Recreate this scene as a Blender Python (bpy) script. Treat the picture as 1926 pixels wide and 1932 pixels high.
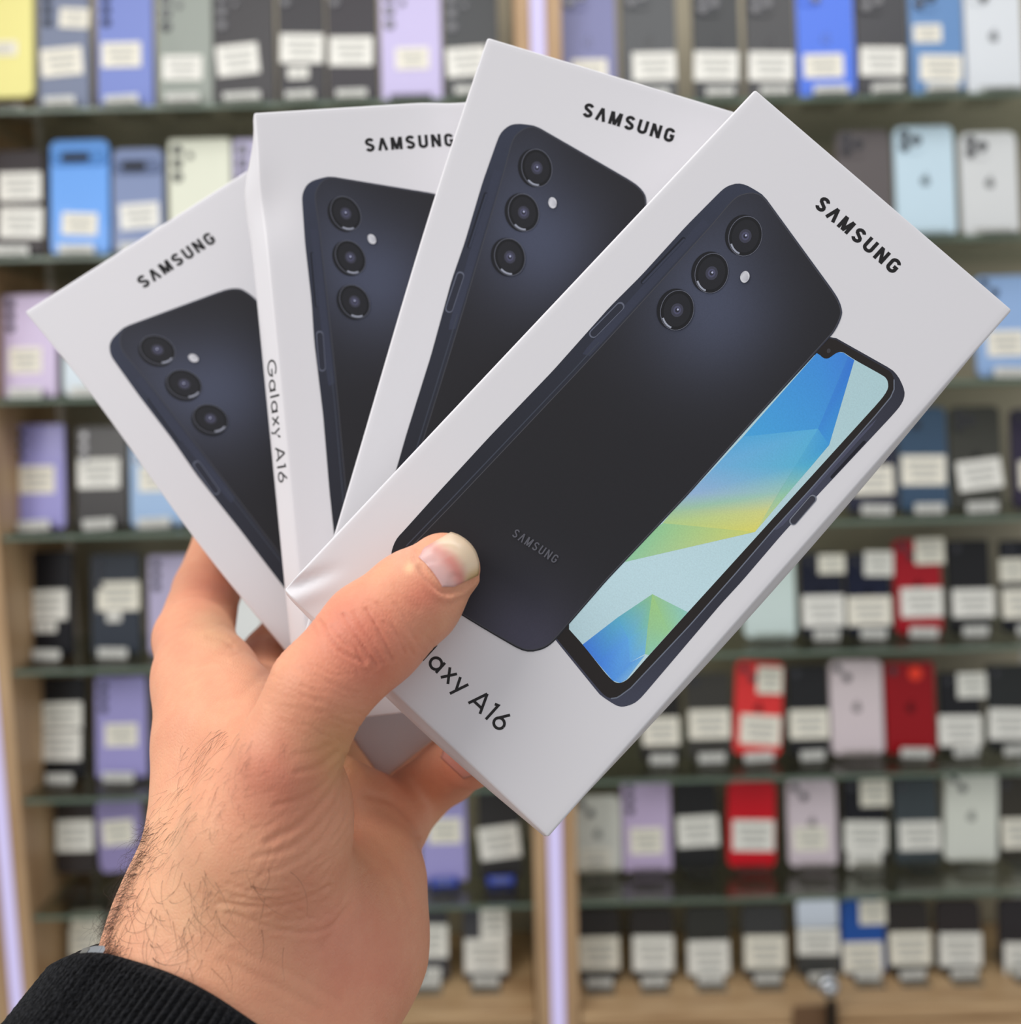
import bpy, bmesh, math, random
import numpy as np
from mathutils import Matrix, Vector

for _o in list(bpy.data.objects):
    bpy.data.objects.remove(_o)
SC = bpy.context.scene
COL = SC.collection

# ------------------------------------------------------------------ camera, world, lights, exposure
F, CX, CY, PW, PH = 1780.0, 963.0, 966.0, 1926.0, 1932.0
CAM_H = 1.55
_dn = np.array([419.0, 16634.0, 1780.0]); _dn /= np.linalg.norm(_dn)      # world down seen in the camera frame (x right, y down, z forward)
_fw = np.array([0, 0, 1.0]) - _dn[2] * _dn; _fw /= np.linalg.norm(_fw)
_rt = np.cross(_dn, _fw)
C2W = np.array([_rt, _fw, -_dn])                                          # camera frame -> world
def cw(p):
    """camera-frame millimetres -> world metres"""
    return Vector((C2W @ np.asarray(p, float)) / 1000.0) + Vector((0, 0, CAM_H))
def cw_arr(P):
    return (np.asarray(P, float) @ C2W.T) / 1000.0 + np.array([0, 0, CAM_H])
def px3(x, y, z):
    return np.array([(x - CX) / F * z, (y - CY) / F * z, z])
def wall(x, y, Y):
    """point on the vertical plane at distance Y seen at a photo position"""
    d = C2W @ np.array([(x - CX) / F, (y - CY) / F, 1.0])
    return Vector(d * (Y / d[1])) + Vector((0, 0, CAM_H))

cam = bpy.data.cameras.new('camera'); cam_o = bpy.data.objects.new('camera', cam); COL.objects.link(cam_o)
_m = np.eye(4); _m[:3, 0] = C2W[:, 0]; _m[:3, 1] = -C2W[:, 1]; _m[:3, 2] = -C2W[:, 2]; _m[2, 3] = CAM_H
cam_o.matrix_world = Matrix(_m.tolist())
cam.sensor_fit = 'HORIZONTAL'; cam.sensor_width = 8.0; cam.lens = 8.0 * F / PW
cam.clip_start = 0.02; cam.clip_end = 50
cam.dof.use_dof = True; cam.dof.focus_distance = 0.226; cam.dof.aperture_fstop = cam.lens / 3.6
SC.camera = cam_o

world = bpy.data.worlds.new('World'); SC.world = world; world.use_nodes = True
_bg = world.node_tree.nodes['Background']; _bg.inputs[0].default_value = (0.95, 0.97, 1.0, 1); _bg.inputs[1].default_value = 0.58

def area(name, loc, target, size, power, color=(1, 1, 1), size_y=None):
    l = bpy.data.lights.new(name, 'AREA'); l.size = size; l.energy = power; l.color = color
    if size_y: l.shape = 'RECTANGLE'; l.size_y = size_y
    o = bpy.data.objects.new(name, l); COL.objects.link(o); o.location = loc
    o.rotation_euler = (Vector(target) - Vector(loc)).to_track_quat('-Z', 'Y').to_euler()
    return o
area('ceiling_light', (-1.25, -0.42, 2.25), (-0.05, 0.3, 1.45), 0.75, 16, (1.0, 0.97, 0.93))
area('ceiling_light', (0.1, 0.35, 2.75), (0.0, 0.95, 0.9), 1.8, 13, (1.0, 0.98, 0.96), 0.6)
SC.view_settings.view_transform = 'Standard'; SC.view_settings.look = 'None'
SC.view_settings.exposure = 0.0; SC.view_settings.gamma = 1.0
SC.view_settings.use_curve_mapping = False
SC.cycles.use_denoising = True
SC.cycles.max_bounces = 8
SC.cycles.caustics_reflective = False; SC.cycles.caustics_refractive = False

# ------------------------------------------------------------------ helpers
def clear_mat(name, rgb, rough=0.05, gloss=1.0):
    """clear pane: lets light straight through, with a fresnel gloss"""
    m = bpy.data.materials.new(name); m.use_nodes = True; nt = m.node_tree
    nt.nodes.remove(nt.nodes['Principled BSDF'])
    t = nt.nodes.new('ShaderNodeBsdfTransparent'); t.inputs[0].default_value = (*lin(rgb), 1)
    g = nt.nodes.new('ShaderNodeBsdfGlossy'); g.inputs['Roughness'].default_value = rough
    fr = nt.nodes.new('ShaderNodeFresnel'); fr.inputs[0].default_value = 1.45
    mu = nt.nodes.new('ShaderNodeMath'); mu.operation = 'MULTIPLY'; mu.inputs[1].default_value = gloss
    mx = nt.nodes.new('ShaderNodeMixShader')
    nt.links.new(fr.outputs[0], mu.inputs[0]); nt.links.new(mu.outputs[0], mx.inputs[0]); nt.links.new(t.outputs[0], mx.inputs[1]); nt.links.new(g.outputs[0], mx.inputs[2])
    nt.links.new(mx.outputs[0], nt.nodes['Material Output'].inputs[0]); return m
def lin(c):
    return tuple((v / 255 / 12.92) if v / 255 <= 0.04045 else ((v / 255 + 0.055) / 1.055) ** 2.4 for v in c)
_mats = {}
def mat(name, rgb=None, rough=0.5, metal=0.0, spec=0.5, trans=0.0, emit=None, estr=0.0, coat=0.0, noise=None, bump=None, alpha=1.0, ior=1.45):
    """procedural material; noise=(scale, amount) varies the colour, bump=(scale, strength, distance)"""
    if name in _mats: return _mats[name]
    m = bpy.data.materials.new(name); m.use_nodes = True; _mats[name] = m
    nt = m.node_tree; b = nt.nodes['Principled BSDF']
    c = (*lin(rgb), 1)
    b.inputs['Base Color'].default_value = c; b.inputs['Roughness'].default_value = rough
    b.inputs['Metallic'].default_value = metal; b.inputs['Specular IOR Level'].default_value = spec
    b.inputs['Transmission Weight'].default_value = trans; b.inputs['IOR'].default_value = ior
    b.inputs['Coat Weight'].default_value = coat; b.inputs['Alpha'].default_value = alpha
    if emit: b.inputs['Emission Color'].default_value = (*lin(emit), 1); b.inputs['Emission Strength'].default_value = estr
    if noise or bump:
        tc = nt.nodes.new('ShaderNodeTexCoord')
    if noise:
        n = nt.nodes.new('ShaderNodeTexNoise'); n.inputs['Scale'].default_value = noise[0]; n.inputs['Detail'].default_value = 4
        nt.links.new(tc.outputs['Object'], n.inputs['Vector'])
        mx = nt.nodes.new('ShaderNodeMix'); mx.data_type = 'RGBA'
        mx.inputs[6].default_value = tuple(max(0, v * (1 - noise[1])) for v in c[:3]) + (1,)
        mx.inputs[7].default_value = tuple(min(1, v * (1 + noise[1])) for v in c[:3]) + (1,)
        nt.links.new(n.outputs['Fac'], mx.inputs[0]); nt.links.new(mx.outputs[2], b.inputs['Base Color'])
    if bump:
        n = nt.nodes.new('ShaderNodeTexNoise'); n.inputs['Scale'].default_value = bump[0]; n.inputs['Detail'].default_value = 3
        nt.links.new(tc.outputs['Object'], n.inputs['Vector'])
        bp = nt.nodes.new('ShaderNodeBump'); bp.inputs['Strength'].default_value = bump[1]; bp.inputs['Distance'].default_value = bump[2]
        nt.links.new(n.outputs['Fac'], bp.inputs['Height']); nt.links.new(bp.outputs['Normal'], b.inputs['Normal'])
    return m
def wood_mat(name, dark, light, scale=(6, 6, 0.6)):
    m = bpy.data.materials.new(name); m.use_nodes = True; nt = m.node_tree; b = nt.nodes['Principled BSDF']
    tc = nt.nodes.new('ShaderNodeTexCoord'); mp = nt.nodes.new('ShaderNodeMapping'); mp.inputs['Scale'].default_value = scale
    n = nt.nodes.new('ShaderNodeTexNoise'); n.inputs['Scale'].default_value = 8; n.inputs['Detail'].default_value = 6
    rp = nt.nodes.new('ShaderNodeValToRGB'); rp.color_ramp.elements[0].color = (*lin(dark), 1); rp.color_ramp.elements[1].color = (*lin(light), 1)
    rp.color_ramp.elements[0].position = 0.35; rp.color_ramp.elements[1].position = 0.65
    nt.links.new(tc.outputs['Object'], mp.inputs['Vector']); nt.links.new(mp.outputs[0], n.inputs['Vector'])
    nt.links.new(n.outputs['Fac'], rp.inputs[0]); nt.links.new(rp.outputs[0], b.inputs['Base Color']); b.inputs['Roughness'].default_value = 0.45
    return m
def tag(o, label=None, cat=None, group=None, kind=None):
    if label: o['label'] = label
    if cat: o['category'] = cat
    if group: o['group'] = group
    if kind: o['kind'] = kind
    return o
def link(name, me, parent=None, mats=()):
    o = bpy.data.objects.new(name, me); COL.objects.link(o)
    for m in mats:
        if m.name not in [x.name for x in me.materials if x]: me.materials.append(m)
    if parent: o.parent = parent
    return o
def pydata(name, V, Fc, mats=(), parent=None, smooth=False, midx=None):
    me = bpy.data.meshes.new(name); me.from_pydata([tuple(v) for v in V], [], [tuple(f) for f in Fc])
    for m in mats: me.materials.append(m)
    if midx is not None: me.polygons.foreach_set('material_index', midx)
    if smooth: me.polygons.foreach_set('use_smooth', [True] * len(me.polygons))
    me.update()
    o = bpy.data.objects.new(name, me); COL.objects.link(o)
    if parent: o.parent = parent
    return o
def empty(name, loc=(0, 0, 0), parent=None):
    o = bpy.data.objects.new(name, None); COL.objects.link(o); o.location = loc; o.empty_display_size = 0.02
    if parent: o.parent = parent
    return o
def bm_box(bm, lo, hi, mi=0, bev=0.0):
    r = bmesh.ops.create_cube(bm, size=1.0)
    vs = r['verts']
    for v in vs:
        v.co = Vector([lo[i] + (v.co[i] + 0.5) * (hi[i] - lo[i]) for i in range(3)])
    fs = set(f for v in vs for f in v.link_faces)
    if bev > 0:
        es = list(set(e for v in vs for e in v.link_edges))
        r2 = bmesh.ops.bevel(bm, geom=es, offset=bev, segments=2, affect='EDGES', profile=0.5)
        fs = set(f for f in r2['faces']) | set(f for f in fs if f.is_valid)
    for f in fs:
        if f.is_valid: f.material_index = mi
def bm_obj(name, bm, mats, parent=None, smooth=False):
    me = bpy.data.meshes.new(name); bm.normal_update(); bm.to_mesh(me); bm.free()
    for m in mats: me.materials.append(m)
    if smooth: me.polygons.foreach_set('use_smooth', [True] * len(me.polygons))
    o = bpy.data.objects.new(name, me); COL.objects.link(o)
    if parent: o.parent = parent
    return o
def box_obj(name, lo, hi, m, parent=None, bev=0.0):
    bm = bmesh.new(); bm_box(bm, lo, hi, 0, bev); return bm_obj(name, bm, [m], parent)
def bm_cyl(bm, c, r, d, axis='Y', n=20, mi=0, r2=None):
    """closed disc/cylinder along -Y from c"""
    a0, a1 = [], []
    r2 = r if r2 is None else r2
    for i in range(n):
        t = 2 * math.pi * i / n
        if axis == 'Y':
            a0.append(bm.verts.new((c[0] + r * math.cos(t), c[1], c[2] + r * math.sin(t)))); a1.append(bm.verts.new((c[0] + r2 * math.cos(t), c[1] - d, c[2] + r2 * math.sin(t))))
        else:
            a0.append(bm.verts.new((c[0] + r * math.cos(t), c[1] + r * math.sin(t), c[2]))); a1.append(bm.verts.new((c[0] + r2 * math.cos(t), c[1] + r2 * math.sin(t), c[2] + d)))
    fs = [bm.faces.new(a1), bm.faces.new(a0[::-1])]
    for i in range(n):
        fs.append(bm.faces.new((a0[i], a0[(i + 1) % n], a1[(i + 1) % n], a1[i])))
    for f in fs: f.material_index = mi
def rrect(w, h, r, n=6):
    P = []
    for cx, cy, a in ((w / 2 - r, h - r, 0), (-w / 2 + r, h - r, 90), (-w / 2 + r, r, 180), (w / 2 - r, r, 270)):
        for i in range(n + 1):
            t = math.radians(a + 90 * i / n); P.append((cx + r * math.cos(t), cy + r * math.sin(t)))
    return P
def bm_slab(bm, P, y0, y1, bev, mi=0):
    """outline P in (x,z) extruded from y0 (back) to y1 (front, smaller y) with a softened rim"""
    cx = sum(p[0] for p in P) / len(P); cz = sum(p[1] for p in P) / len(P)
    def ring(y, s):
        out = []
        for x, z in P:
            dx, dz = x - cx, z - cz
            L = math.hypot(dx, dz); k = (L - s) / L
            out.append(bm.verts.new((cx + dx * k, y, cz + dz * k)))
        return out
    rs = [ring(y0, bev), ring(y0 - bev, 0), ring(y1 + bev, 0), ring(y1 + bev * 0.3, bev * 0.3), ring(y1, bev)]
    n = len(P); fs = [bm.faces.new(rs[0]), bm.faces.new(rs[-1][::-1])]
    for a, b in zip(rs, rs[1:]):
        for i in range(n): fs.append(bm.faces.new((a[i], b[i], b[(i + 1) % n], a[(i + 1) % n])))
    for f in fs: f.material_index = mi
    bmesh.ops.recalc_face_normals(bm, faces=fs)

DATA={"out":[[-23.06,-64.18],[-26.05,-63.54],[-28.32,-62.4],[-29.27,-61.57],[-30.21,-59.7],[-30.66,-57.91],[-30.65,-55.67],[-30.89,-42.99],[-31.03,-25.49],[-30.72,-3.18],[-31.21,18.03],[-30.83,29.24],[-31.07,46.33],[-30.72,58.44],[-30.58,59.94],[-30.12,61.41],[-28.98,63.21],[-27.2,64.3],[-24.56,64.88],[-22.11,65.23],[6.67,58.34],[9.24,57.43],[11.33,56.01],[12.08,54.78],[12.8,52.73],[13.24,50.6],[13.3,48.48],[13.26,45.37],[13.23,18.81],[13.36,-3.13],[13.06,-15.35],[12.66,-32.11],[12.95,-46.5],[13.09,-50.5],[12.83,-52.62],[12.21,-54.34],[10.58,-56.6],[8.41,-57.82],[3.33,-58.98],[-2.87,-60.31],[-7.37,-61.17],[-17.18,-63.17]],"back":[[-21.51,-63.1],[-23.79,-62.48],[-25.44,-61.28],[-26.45,-59.83],[-26.76,-57.91],[-26.49,-42.92],[-26.35,-26.64],[-26.13,0.6],[-26.13,12.35],[-26.35,32.84],[-26.6,50.58],[-26.98,58.32],[-26.77,60.39],[-26.31,61.66],[-24.88,63.64],[-23.26,64.59],[-21.67,64.76],[6.65,57.95],[9.08,57.1],[11.07,55.77],[11.76,54.66],[12.48,52.61],[12.92,50.57],[12.96,48.52],[12.95,45.32],[12.9,18.81],[13.01,-3.11],[12.72,-15.33],[12.31,-32.09],[12.6,-46.49],[12.69,-50.42],[12.47,-52.49],[11.84,-54.12],[10.29,-56.28],[8.22,-57.43],[3.17,-58.62],[-3.03,-59.95],[-7.53,-60.81],[-17.25,-62.73]],"groove":[[-27.76,-57.98],[-27.52,-42.92],[-27.35,-26.68],[-27.13,0.57],[-27.23,9.72]],"out2":[[13.5,49.64],[29.59,53.15],[31.26,53.02],[32.97,52.51],[35.39,51.22],[36.48,49.73],[37.0,47.7],[37.06,44.81],[36.32,17.26],[36.15,4.25],[36.39,-10.35],[36.24,-17.95],[36.78,-46.5],[36.65,-47.93],[36.41,-48.97],[35.77,-50.3],[34.93,-51.42],[34.21,-51.89],[33.3,-52.26],[29.55,-52.89],[28.1,-52.72],[13.09,-50.5],[11.31,-50.01],[11.21,46.37]],"bezel":[[13.63,49.24],[29.49,52.51],[30.54,52.27],[31.67,51.61],[32.49,50.75],[33.24,49.65],[33.89,47.67],[34.1,41.59],[34.12,16.97],[33.9,4.13],[34.09,-10.58],[34.1,-26.81],[33.46,-47.71],[32.91,-49.7],[32.59,-50.73],[31.71,-51.78],[30.51,-52.22],[28.69,-52.23],[12.75,-50.03],[11.32,-49.66],[11.38,46.16]],"screen":[[13.47,44.12],[14.46,43.96],[15.23,43.86],[16.01,44.14],[16.55,44.81],[16.75,45.81],[16.97,46.82],[17.23,47.51],[17.62,48.05],[18.15,48.37],[21.29,48.75],[29.19,50.52],[30.08,50.5],[30.94,50.13],[31.97,49.06],[32.41,47.21],[32.53,44.58],[32.17,13.96],[31.98,-5.27],[31.75,-24.72],[31.63,-38.27],[31.7,-45.18],[31.5,-46.44],[30.93,-47.66],[30.14,-48.27],[29.23,-48.43],[27.23,-48.37],[18.62,-46.97],[12.54,-46.37]],"fac":[[[[13.5,44.88],[18.27,48.29],[19.68,48.43],[25.91,29.74],[13.81,15.95]],[[62,138,214],[62,130,214],[62,130,210],[66,150,215],[70,160,216]]],[[[19.68,48.43],[21.42,48.69],[30.48,28.54],[25.91,29.74]],[[58,122,208],[52,116,208],[62,150,214],[60,138,212]]],[[[13.81,15.95],[25.91,29.74],[27.74,19.12],[13.63,6.13]],[[84,166,216],[86,172,216],[92,176,210],[110,172,216]]],[[[13.63,6.13],[27.74,19.12],[29.02,11.75],[13.38,-3.15]],[[110,172,216],[92,176,210],[152,194,186],[146,176,212]]],[[[13.38,-3.15],[29.02,11.75],[29.95,6.37],[13.21,-9.19]],[[146,176,212],[152,194,186],[206,208,132],[158,194,160]]],[[[13.21,-9.19],[29.95,6.37],[31.01,0.49],[13.38,-12.83]],[[158,194,160],[206,208,132],[216,210,104],[172,204,140]]],[[[13.38,-12.83],[31.01,0.49],[12.84,-25.9],[12.89,-15.51]],[[146,198,150],[204,208,110],[142,198,160],[142,198,150]]],[[[25.91,29.74],[30.48,28.54],[30.65,21.63],[27.74,19.12]],[[76,160,214],[62,152,212],[80,172,206],[86,172,206]]],[[[27.74,19.12],[30.65,21.63],[30.79,11.65],[29.14,10.83]],[[86,172,206],[80,172,206],[150,198,160],[146,194,170]]],[[[29.14,10.83],[30.79,11.65],[31.01,0.49]],[[146,194,170],[150,198,160],[208,210,112]]],[[[22.74,-27.1],[20.32,-36.73],[25.46,-38.73],[26.82,-33.31]],[[138,192,140],[92,172,200],[96,172,220],[124,190,170]]],[[[20.32,-36.73],[18.46,-46.98],[24.43,-47.85],[25.46,-38.73]],[[92,172,200],[66,126,222],[70,132,226],[96,166,228]]],[[[26.82,-33.31],[25.46,-38.73],[29.42,-42.62],[30.73,-38.75]],[[124,190,180],[96,172,226],[100,168,232],[112,180,226]]],[[[25.46,-38.73],[24.43,-47.85],[29.23,-48.43],[29.42,-42.62]],[[96,166,228],[70,132,226],[84,150,230],[96,160,228]]],[[[29.42,-42.62],[29.23,-48.43],[30.91,-47.64],[31.48,-46.05],[30.9,-38.94]],[[90,154,228],[84,150,230],[94,160,232],[120,176,228],[110,176,226]]],[[[22.74,-27.1],[26.82,-33.31],[30.73,-38.75],[31.59,-38.31],[31.65,-31.23]],[[158,202,130],[150,198,146],[140,196,160],[140,200,176],[150,202,150]]],[[[22.74,-27.1],[31.65,-31.23],[31.74,-24.6]],[[152,198,138],[150,202,150],[140,198,190]]]],"lens":[[[-18.6427,54.1742],[-0.0597,0.1229],[0.1166,0.0583],[0.0962,0.0894],[0.0889,-0.1025]],[[-18.5416,41.3701],[-0.0594,0.1215],[0.116,0.0581],[0.0957,0.0888],[0.0885,-0.1012]],[[-18.5653,28.5792],[-0.0591,0.1201],[0.1154,0.0579],[0.0952,0.0882],[0.088,-0.0999]]],"flash":[[-12.59,47.55],[-12.31,47.63],[-12.0,47.61],[-11.69,47.5],[-11.39,47.29],[-11.13,47.01],[-10.93,46.67],[-10.79,46.3],[-10.73,45.92],[-10.75,45.55],[-10.85,45.23],[-11.02,44.97],[-11.26,44.8],[-11.54,44.71],[-11.84,44.73],[-12.16,44.85],[-12.45,45.05],[-12.71,45.33],[-12.92,45.67],[-13.06,46.04],[-13.12,46.43],[-13.1,46.79],[-13.0,47.11],[-12.83,47.37]],"pills":[[[[-30.72,10.38],[-30.65,9.97],[-30.44,9.62],[-30.11,9.37],[-29.71,9.27],[-29.31,9.34],[-28.97,9.55],[-28.74,9.88],[-28.65,10.28],[-28.41,19.89],[-28.48,20.3],[-28.7,20.66],[-29.03,20.91],[-29.43,21.01],[-29.83,20.95],[-30.17,20.73],[-30.4,20.4],[-30.49,20.0]],[92,96,112]],[[[-30.45,10.5],[-30.4,10.18],[-30.23,9.91],[-29.97,9.71],[-29.65,9.64],[-29.34,9.68],[-29.07,9.85],[-28.89,10.11],[-28.82,10.42],[-28.59,19.67],[-28.65,19.99],[-28.82,20.27],[-29.08,20.47],[-29.39,20.55],[-29.71,20.5],[-29.98,20.33],[-30.16,20.07],[-30.23,19.75]],[40,42,54]],[[[-30.01,28.26],[-29.98,28.07],[-29.87,27.91],[-29.72,27.8],[-29.54,27.76],[-29.36,27.79],[-29.21,27.89],[-29.11,28.04],[-29.07,28.22],[-28.93,43.23],[-28.97,43.42],[-29.07,43.58],[-29.22,43.69],[-29.4,43.74],[-29.58,43.71],[-29.74,43.61],[-29.84,43.46],[-29.88,43.27]],[24,26,36]],[[[-29.57,28.19],[-29.55,28.09],[-29.5,28.0],[-29.41,27.94],[-29.31,27.91],[-29.21,27.93],[-29.13,27.98],[-29.07,28.07],[-29.05,28.17],[-28.91,43.18],[-28.93,43.28],[-28.99,43.37],[-29.07,43.43],[-29.17,43.46],[-29.27,43.44],[-29.36,43.39],[-29.42,43.3],[-29.44,43.2]],[52,56,72]],[[[35.13,8.61],[35.21,8.24],[35.41,7.93],[35.72,7.72],[36.08,7.65],[36.43,7.73],[36.74,7.95],[36.94,8.26],[37.01,8.64],[36.95,15.94],[36.88,16.31],[36.67,16.63],[36.37,16.84],[36.01,16.91],[35.65,16.83],[35.34,16.61],[35.14,16.3],[35.07,15.92]],[112,116,128]],[[[35.37,8.74],[35.43,8.45],[35.6,8.2],[35.85,8.04],[36.13,7.98],[36.42,8.05],[36.66,8.22],[36.82,8.48],[36.87,8.78],[36.76,15.76],[36.69,16.06],[36.53,16.31],[36.28,16.47],[35.99,16.53],[35.7,16.46],[35.46,16.29],[35.3,16.03],[35.25,15.73]],[52,52,62]],[[[35.66,23.06],[35.69,22.93],[35.75,22.81],[35.86,22.74],[35.98,22.71],[36.11,22.73],[36.22,22.8],[36.29,22.91],[36.32,23.04],[36.57,34.85],[36.55,34.98],[36.48,35.09],[36.37,35.17],[36.25,35.2],[36.12,35.18],[36.01,35.11],[35.94,35.0],[35.91,34.87]],[24,24,34]]],"sideband":[[-29.26,50.43],[-27.12,50.38],[-26.87,33.28],[-26.66,12.95],[-26.64,5.6],[-28.22,4.85],[-28.52,6.91],[-28.88,25.93]],"sideband2":[[34.82,41.33],[35.07,39.44],[34.89,22.56],[34.92,6.45],[34.55,4.55],[33.88,3.77],[34.09,19.56],[34.07,31.45]],"cam2":[[15.04,46.72],[15.22,46.76],[15.41,46.71],[15.58,46.58],[15.71,46.38],[15.78,46.16],[15.77,45.94],[15.69,45.75],[15.55,45.63],[15.38,45.59],[15.19,45.65],[15.01,45.78],[14.88,45.97],[14.82,46.19],[14.82,46.41],[14.9,46.6]],"notch":[[12.89,43.59],[14.46,43.96],[15.23,43.86],[16.01,44.14],[16.55,44.81],[16.75,45.81],[16.97,46.82],[17.25,47.48],[17.66,48.0],[18.36,48.38],[17.55,49.34],[14.98,48.95],[13.36,47.45]],"rimline":[[31.67,51.61],[33.27,49.69],[33.89,47.67],[34.1,41.59],[34.12,16.97],[33.9,4.13],[34.09,-10.58],[34.1,-26.81],[33.51,-46.84],[32.91,-49.7],[32.59,-50.73],[31.71,-51.78]],"name_base":[[-5.98,-74.98],[17.33,-74.84],[-5.95,-70.3],[-3.03,-73.08],[1.27,-73.26],[10.19,-70.28],[8.47,-74.97],[12.08,-75.06],[13.17,-71.34]],"backlogo":[[-11.15,-39.48],[0.92,-37.44],[-11.42,-37.33]],"logo":[[-11.39,71.52],[14.79,72.47],[-11.04,75.49],[13.32,76.27]],"pose":{"4":[[[0.7374,0.67523,0.01743],[0.67283,-0.73202,-0.10699],[-0.05949,0.09062,-0.99411]],[35.009,-15.742,226.55]],"3":[[[0.95748,0.2883,0.0112],[0.28851,-0.95683,-0.03522],[0.00057,0.03695,-0.99932]],[9.492,-36.159,254.277]],"2":[[[0.99217,-0.09667,0.07911],[-0.09666,-0.99531,-0.00398],[0.07913,-0.0037,-0.99686]],[-23.869,-34.188,274.542]],"1":[[[0.78004,-0.61066,0.13649],[-0.59676,-0.79162,-0.13118],[0.18816,0.02088,-0.98192]],[-55.577,-15.667,278.428]]}}
# ------------------------------------------------------------------ the setting: wall, floor, wooden bays, shelves
M_WALL = mat('wall_paint', (186, 182, 172), 0.8, noise=(3, 0.06))
M_FLOOR = mat('floor_tile', (150, 142, 130), 0.4, noise=(4, 0.1))
M_BACK = mat('cabinet_back', (158, 149, 126), 0.45, noise=(5, 0.25))
M_WOOD = wood_mat('pale_oak', (168, 134, 98), (196, 164, 126))
M_WOODH = wood_mat('pale_oak_across', (170, 136, 98), (200, 168, 128), (0.8, 6, 8))
M_LED = mat('led_strip', (150, 146, 164), 0.5, emit=(206, 196, 246), estr=0.66)
M_GLASS = clear_mat('shelf_glass', (243, 247, 243), 0.08, 0.55)
M_GEDGE = mat('shelf_glass_edge', (96, 112, 98), 0.3, spec=0.5)
M_ACRY = clear_mat('clear_acrylic', (243, 243, 240), 0.12, 0.7)
M_CHROME = mat('chrome', (205, 208, 212), 0.12, metal=1.0)
M_DARKMETAL = mat('dark_metal', (44, 40, 36), 0.4, metal=0.6)
YB = 1.52                                            # cabinet back
o = box_obj('wall_back', (-2.2, YB + 0.03, 0), (2.2, YB + 0.15, 2.9), M_WALL); tag(o, kind='structure')
o = box_obj('floor', (-2.2, -1.5, -0.05), (2.2, YB + 0.15, 0), M_FLOOR); tag(o, kind='structure')

YF = 1.30                                            # cabinet front
zc = wall(1045, 1932, YF).z - 0.35
xpc = wall(1016, 0, YF).x * 0.5 + wall(1052, 1932, YF).x * 0.5          # centre post
wpost, wled = 0.062, 0.022
xpl = xpc - 0.795
xpr = xpc + 0.815
def post(x, label):
    r = empty('cabinet_post', (x, YF, 0)); tag(r, label, 'cabinet post', 'wooden posts between the display bays')
    bm = bmesh.new()
    bm_box(bm, (-wpost / 2, 0, 0.02), (-wled / 2, 0.2, 2.5), 0, 0.002)
    bm_box(bm, (wled / 2, 0, 0.02), (wpost / 2, 0.2, 2.5), 0, 0.002)
    bm_box(bm, (-wled / 2, 0.012, 0.02), (wled / 2, 0.2, 2.5), 0)
    bm_obj('upright', bm, [M_WOOD], r)
    s = box_obj('light_strip', (-wled / 2 + 0.001, 0.003, 0.05), (wled / 2 - 0.001, 0.0115, 2.48), M_LED, r, 0.002); s['label'] = 'lavender white glowing light strip'
post(xpc, 'pale oak post with glowing lavender strip between the two display bays')
post(xpl, 'pale oak post with glowing lavender strip at the far left edge behind the wrist')
BAYS = {'A': (xpl + wpost / 2 + 0.001, xpc - wpost / 2 - 0.001, 'left'), 'B': (xpc + wpost / 2 + 0.001, xpr - wpost / 2 - 0.001, 'right')}
for b, (x0, x1, nm) in BAYS.items():
    o = box_obj('cabinet_back_panel', (x0, YB, 0.1), (x1, YB + 0.025, 2.5), M_BACK)
    tag(o, 'grey brown back panel behind the phones of the %s display bay' % nm, 'back panel')
# rows: bay, photo reference (x, y) of the phones' feet, distance of the phones
ROWS = {('A', 1): (300, 203, 1.325), ('A', 2): (250, 480, 1.325), ('A', 3): (60, 750, 1.335), ('A', 4): (80, 998, 1.36),
        ('A', 5): (150, 1238, 1.37), ('A', 6): (170, 1470, 1.37), ('A', 7): (850, 1664, 1.37), ('A', 8): (860, 1852, 1.375),
        ('B', 1): (1550, 186, 1.325), ('B', 2): (1750, 447, 1.325), ('B', 3): (1890, 712, 1.335), ('B', 4): (1740, 966, 1.36),
        ('B', 5): (1640, 1200, 1.37), ('B', 6): (1520, 1428, 1.37), ('B', 7): (1400, 1640, 1.385), ('B', 8): (1400, 1846, 1.375)}
ORD = ['', 'top', 'second', 'third', 'fourth', 'fifth', 'sixth', 'seventh', 'lowest']
SHELFZ = {}
for (b, r), (x, y, Yp) in ROWS.items():
    p = wall(x, y, Yp); SHELFZ[(b, r)] = p.z
    x0, x1, nm = BAYS[b]
    if r < 8:
        bm = bmesh.new(); bm_box(bm, (x0 + 0.001, YF + 0.005, p.z - 0.0095), (x1 - 0.001, YB - 0.002, p.z - 0.003), 0, 0.0008)
        for f in bm.faces:
            if f.normal.y < -0.5 or (f.calc_center_median().y < YF + 0.0062): f.material_index = 1
        o = bm_obj('glass_shelf', bm, [M_GLASS, M_GEDGE])
        tag(o, '%s glass shelf with green edge in the %s display bay' % (ORD[r] + (' ' if r == 1 else ' from the top'), nm), 'shelf', 'glass shelves of the display bays')
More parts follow.
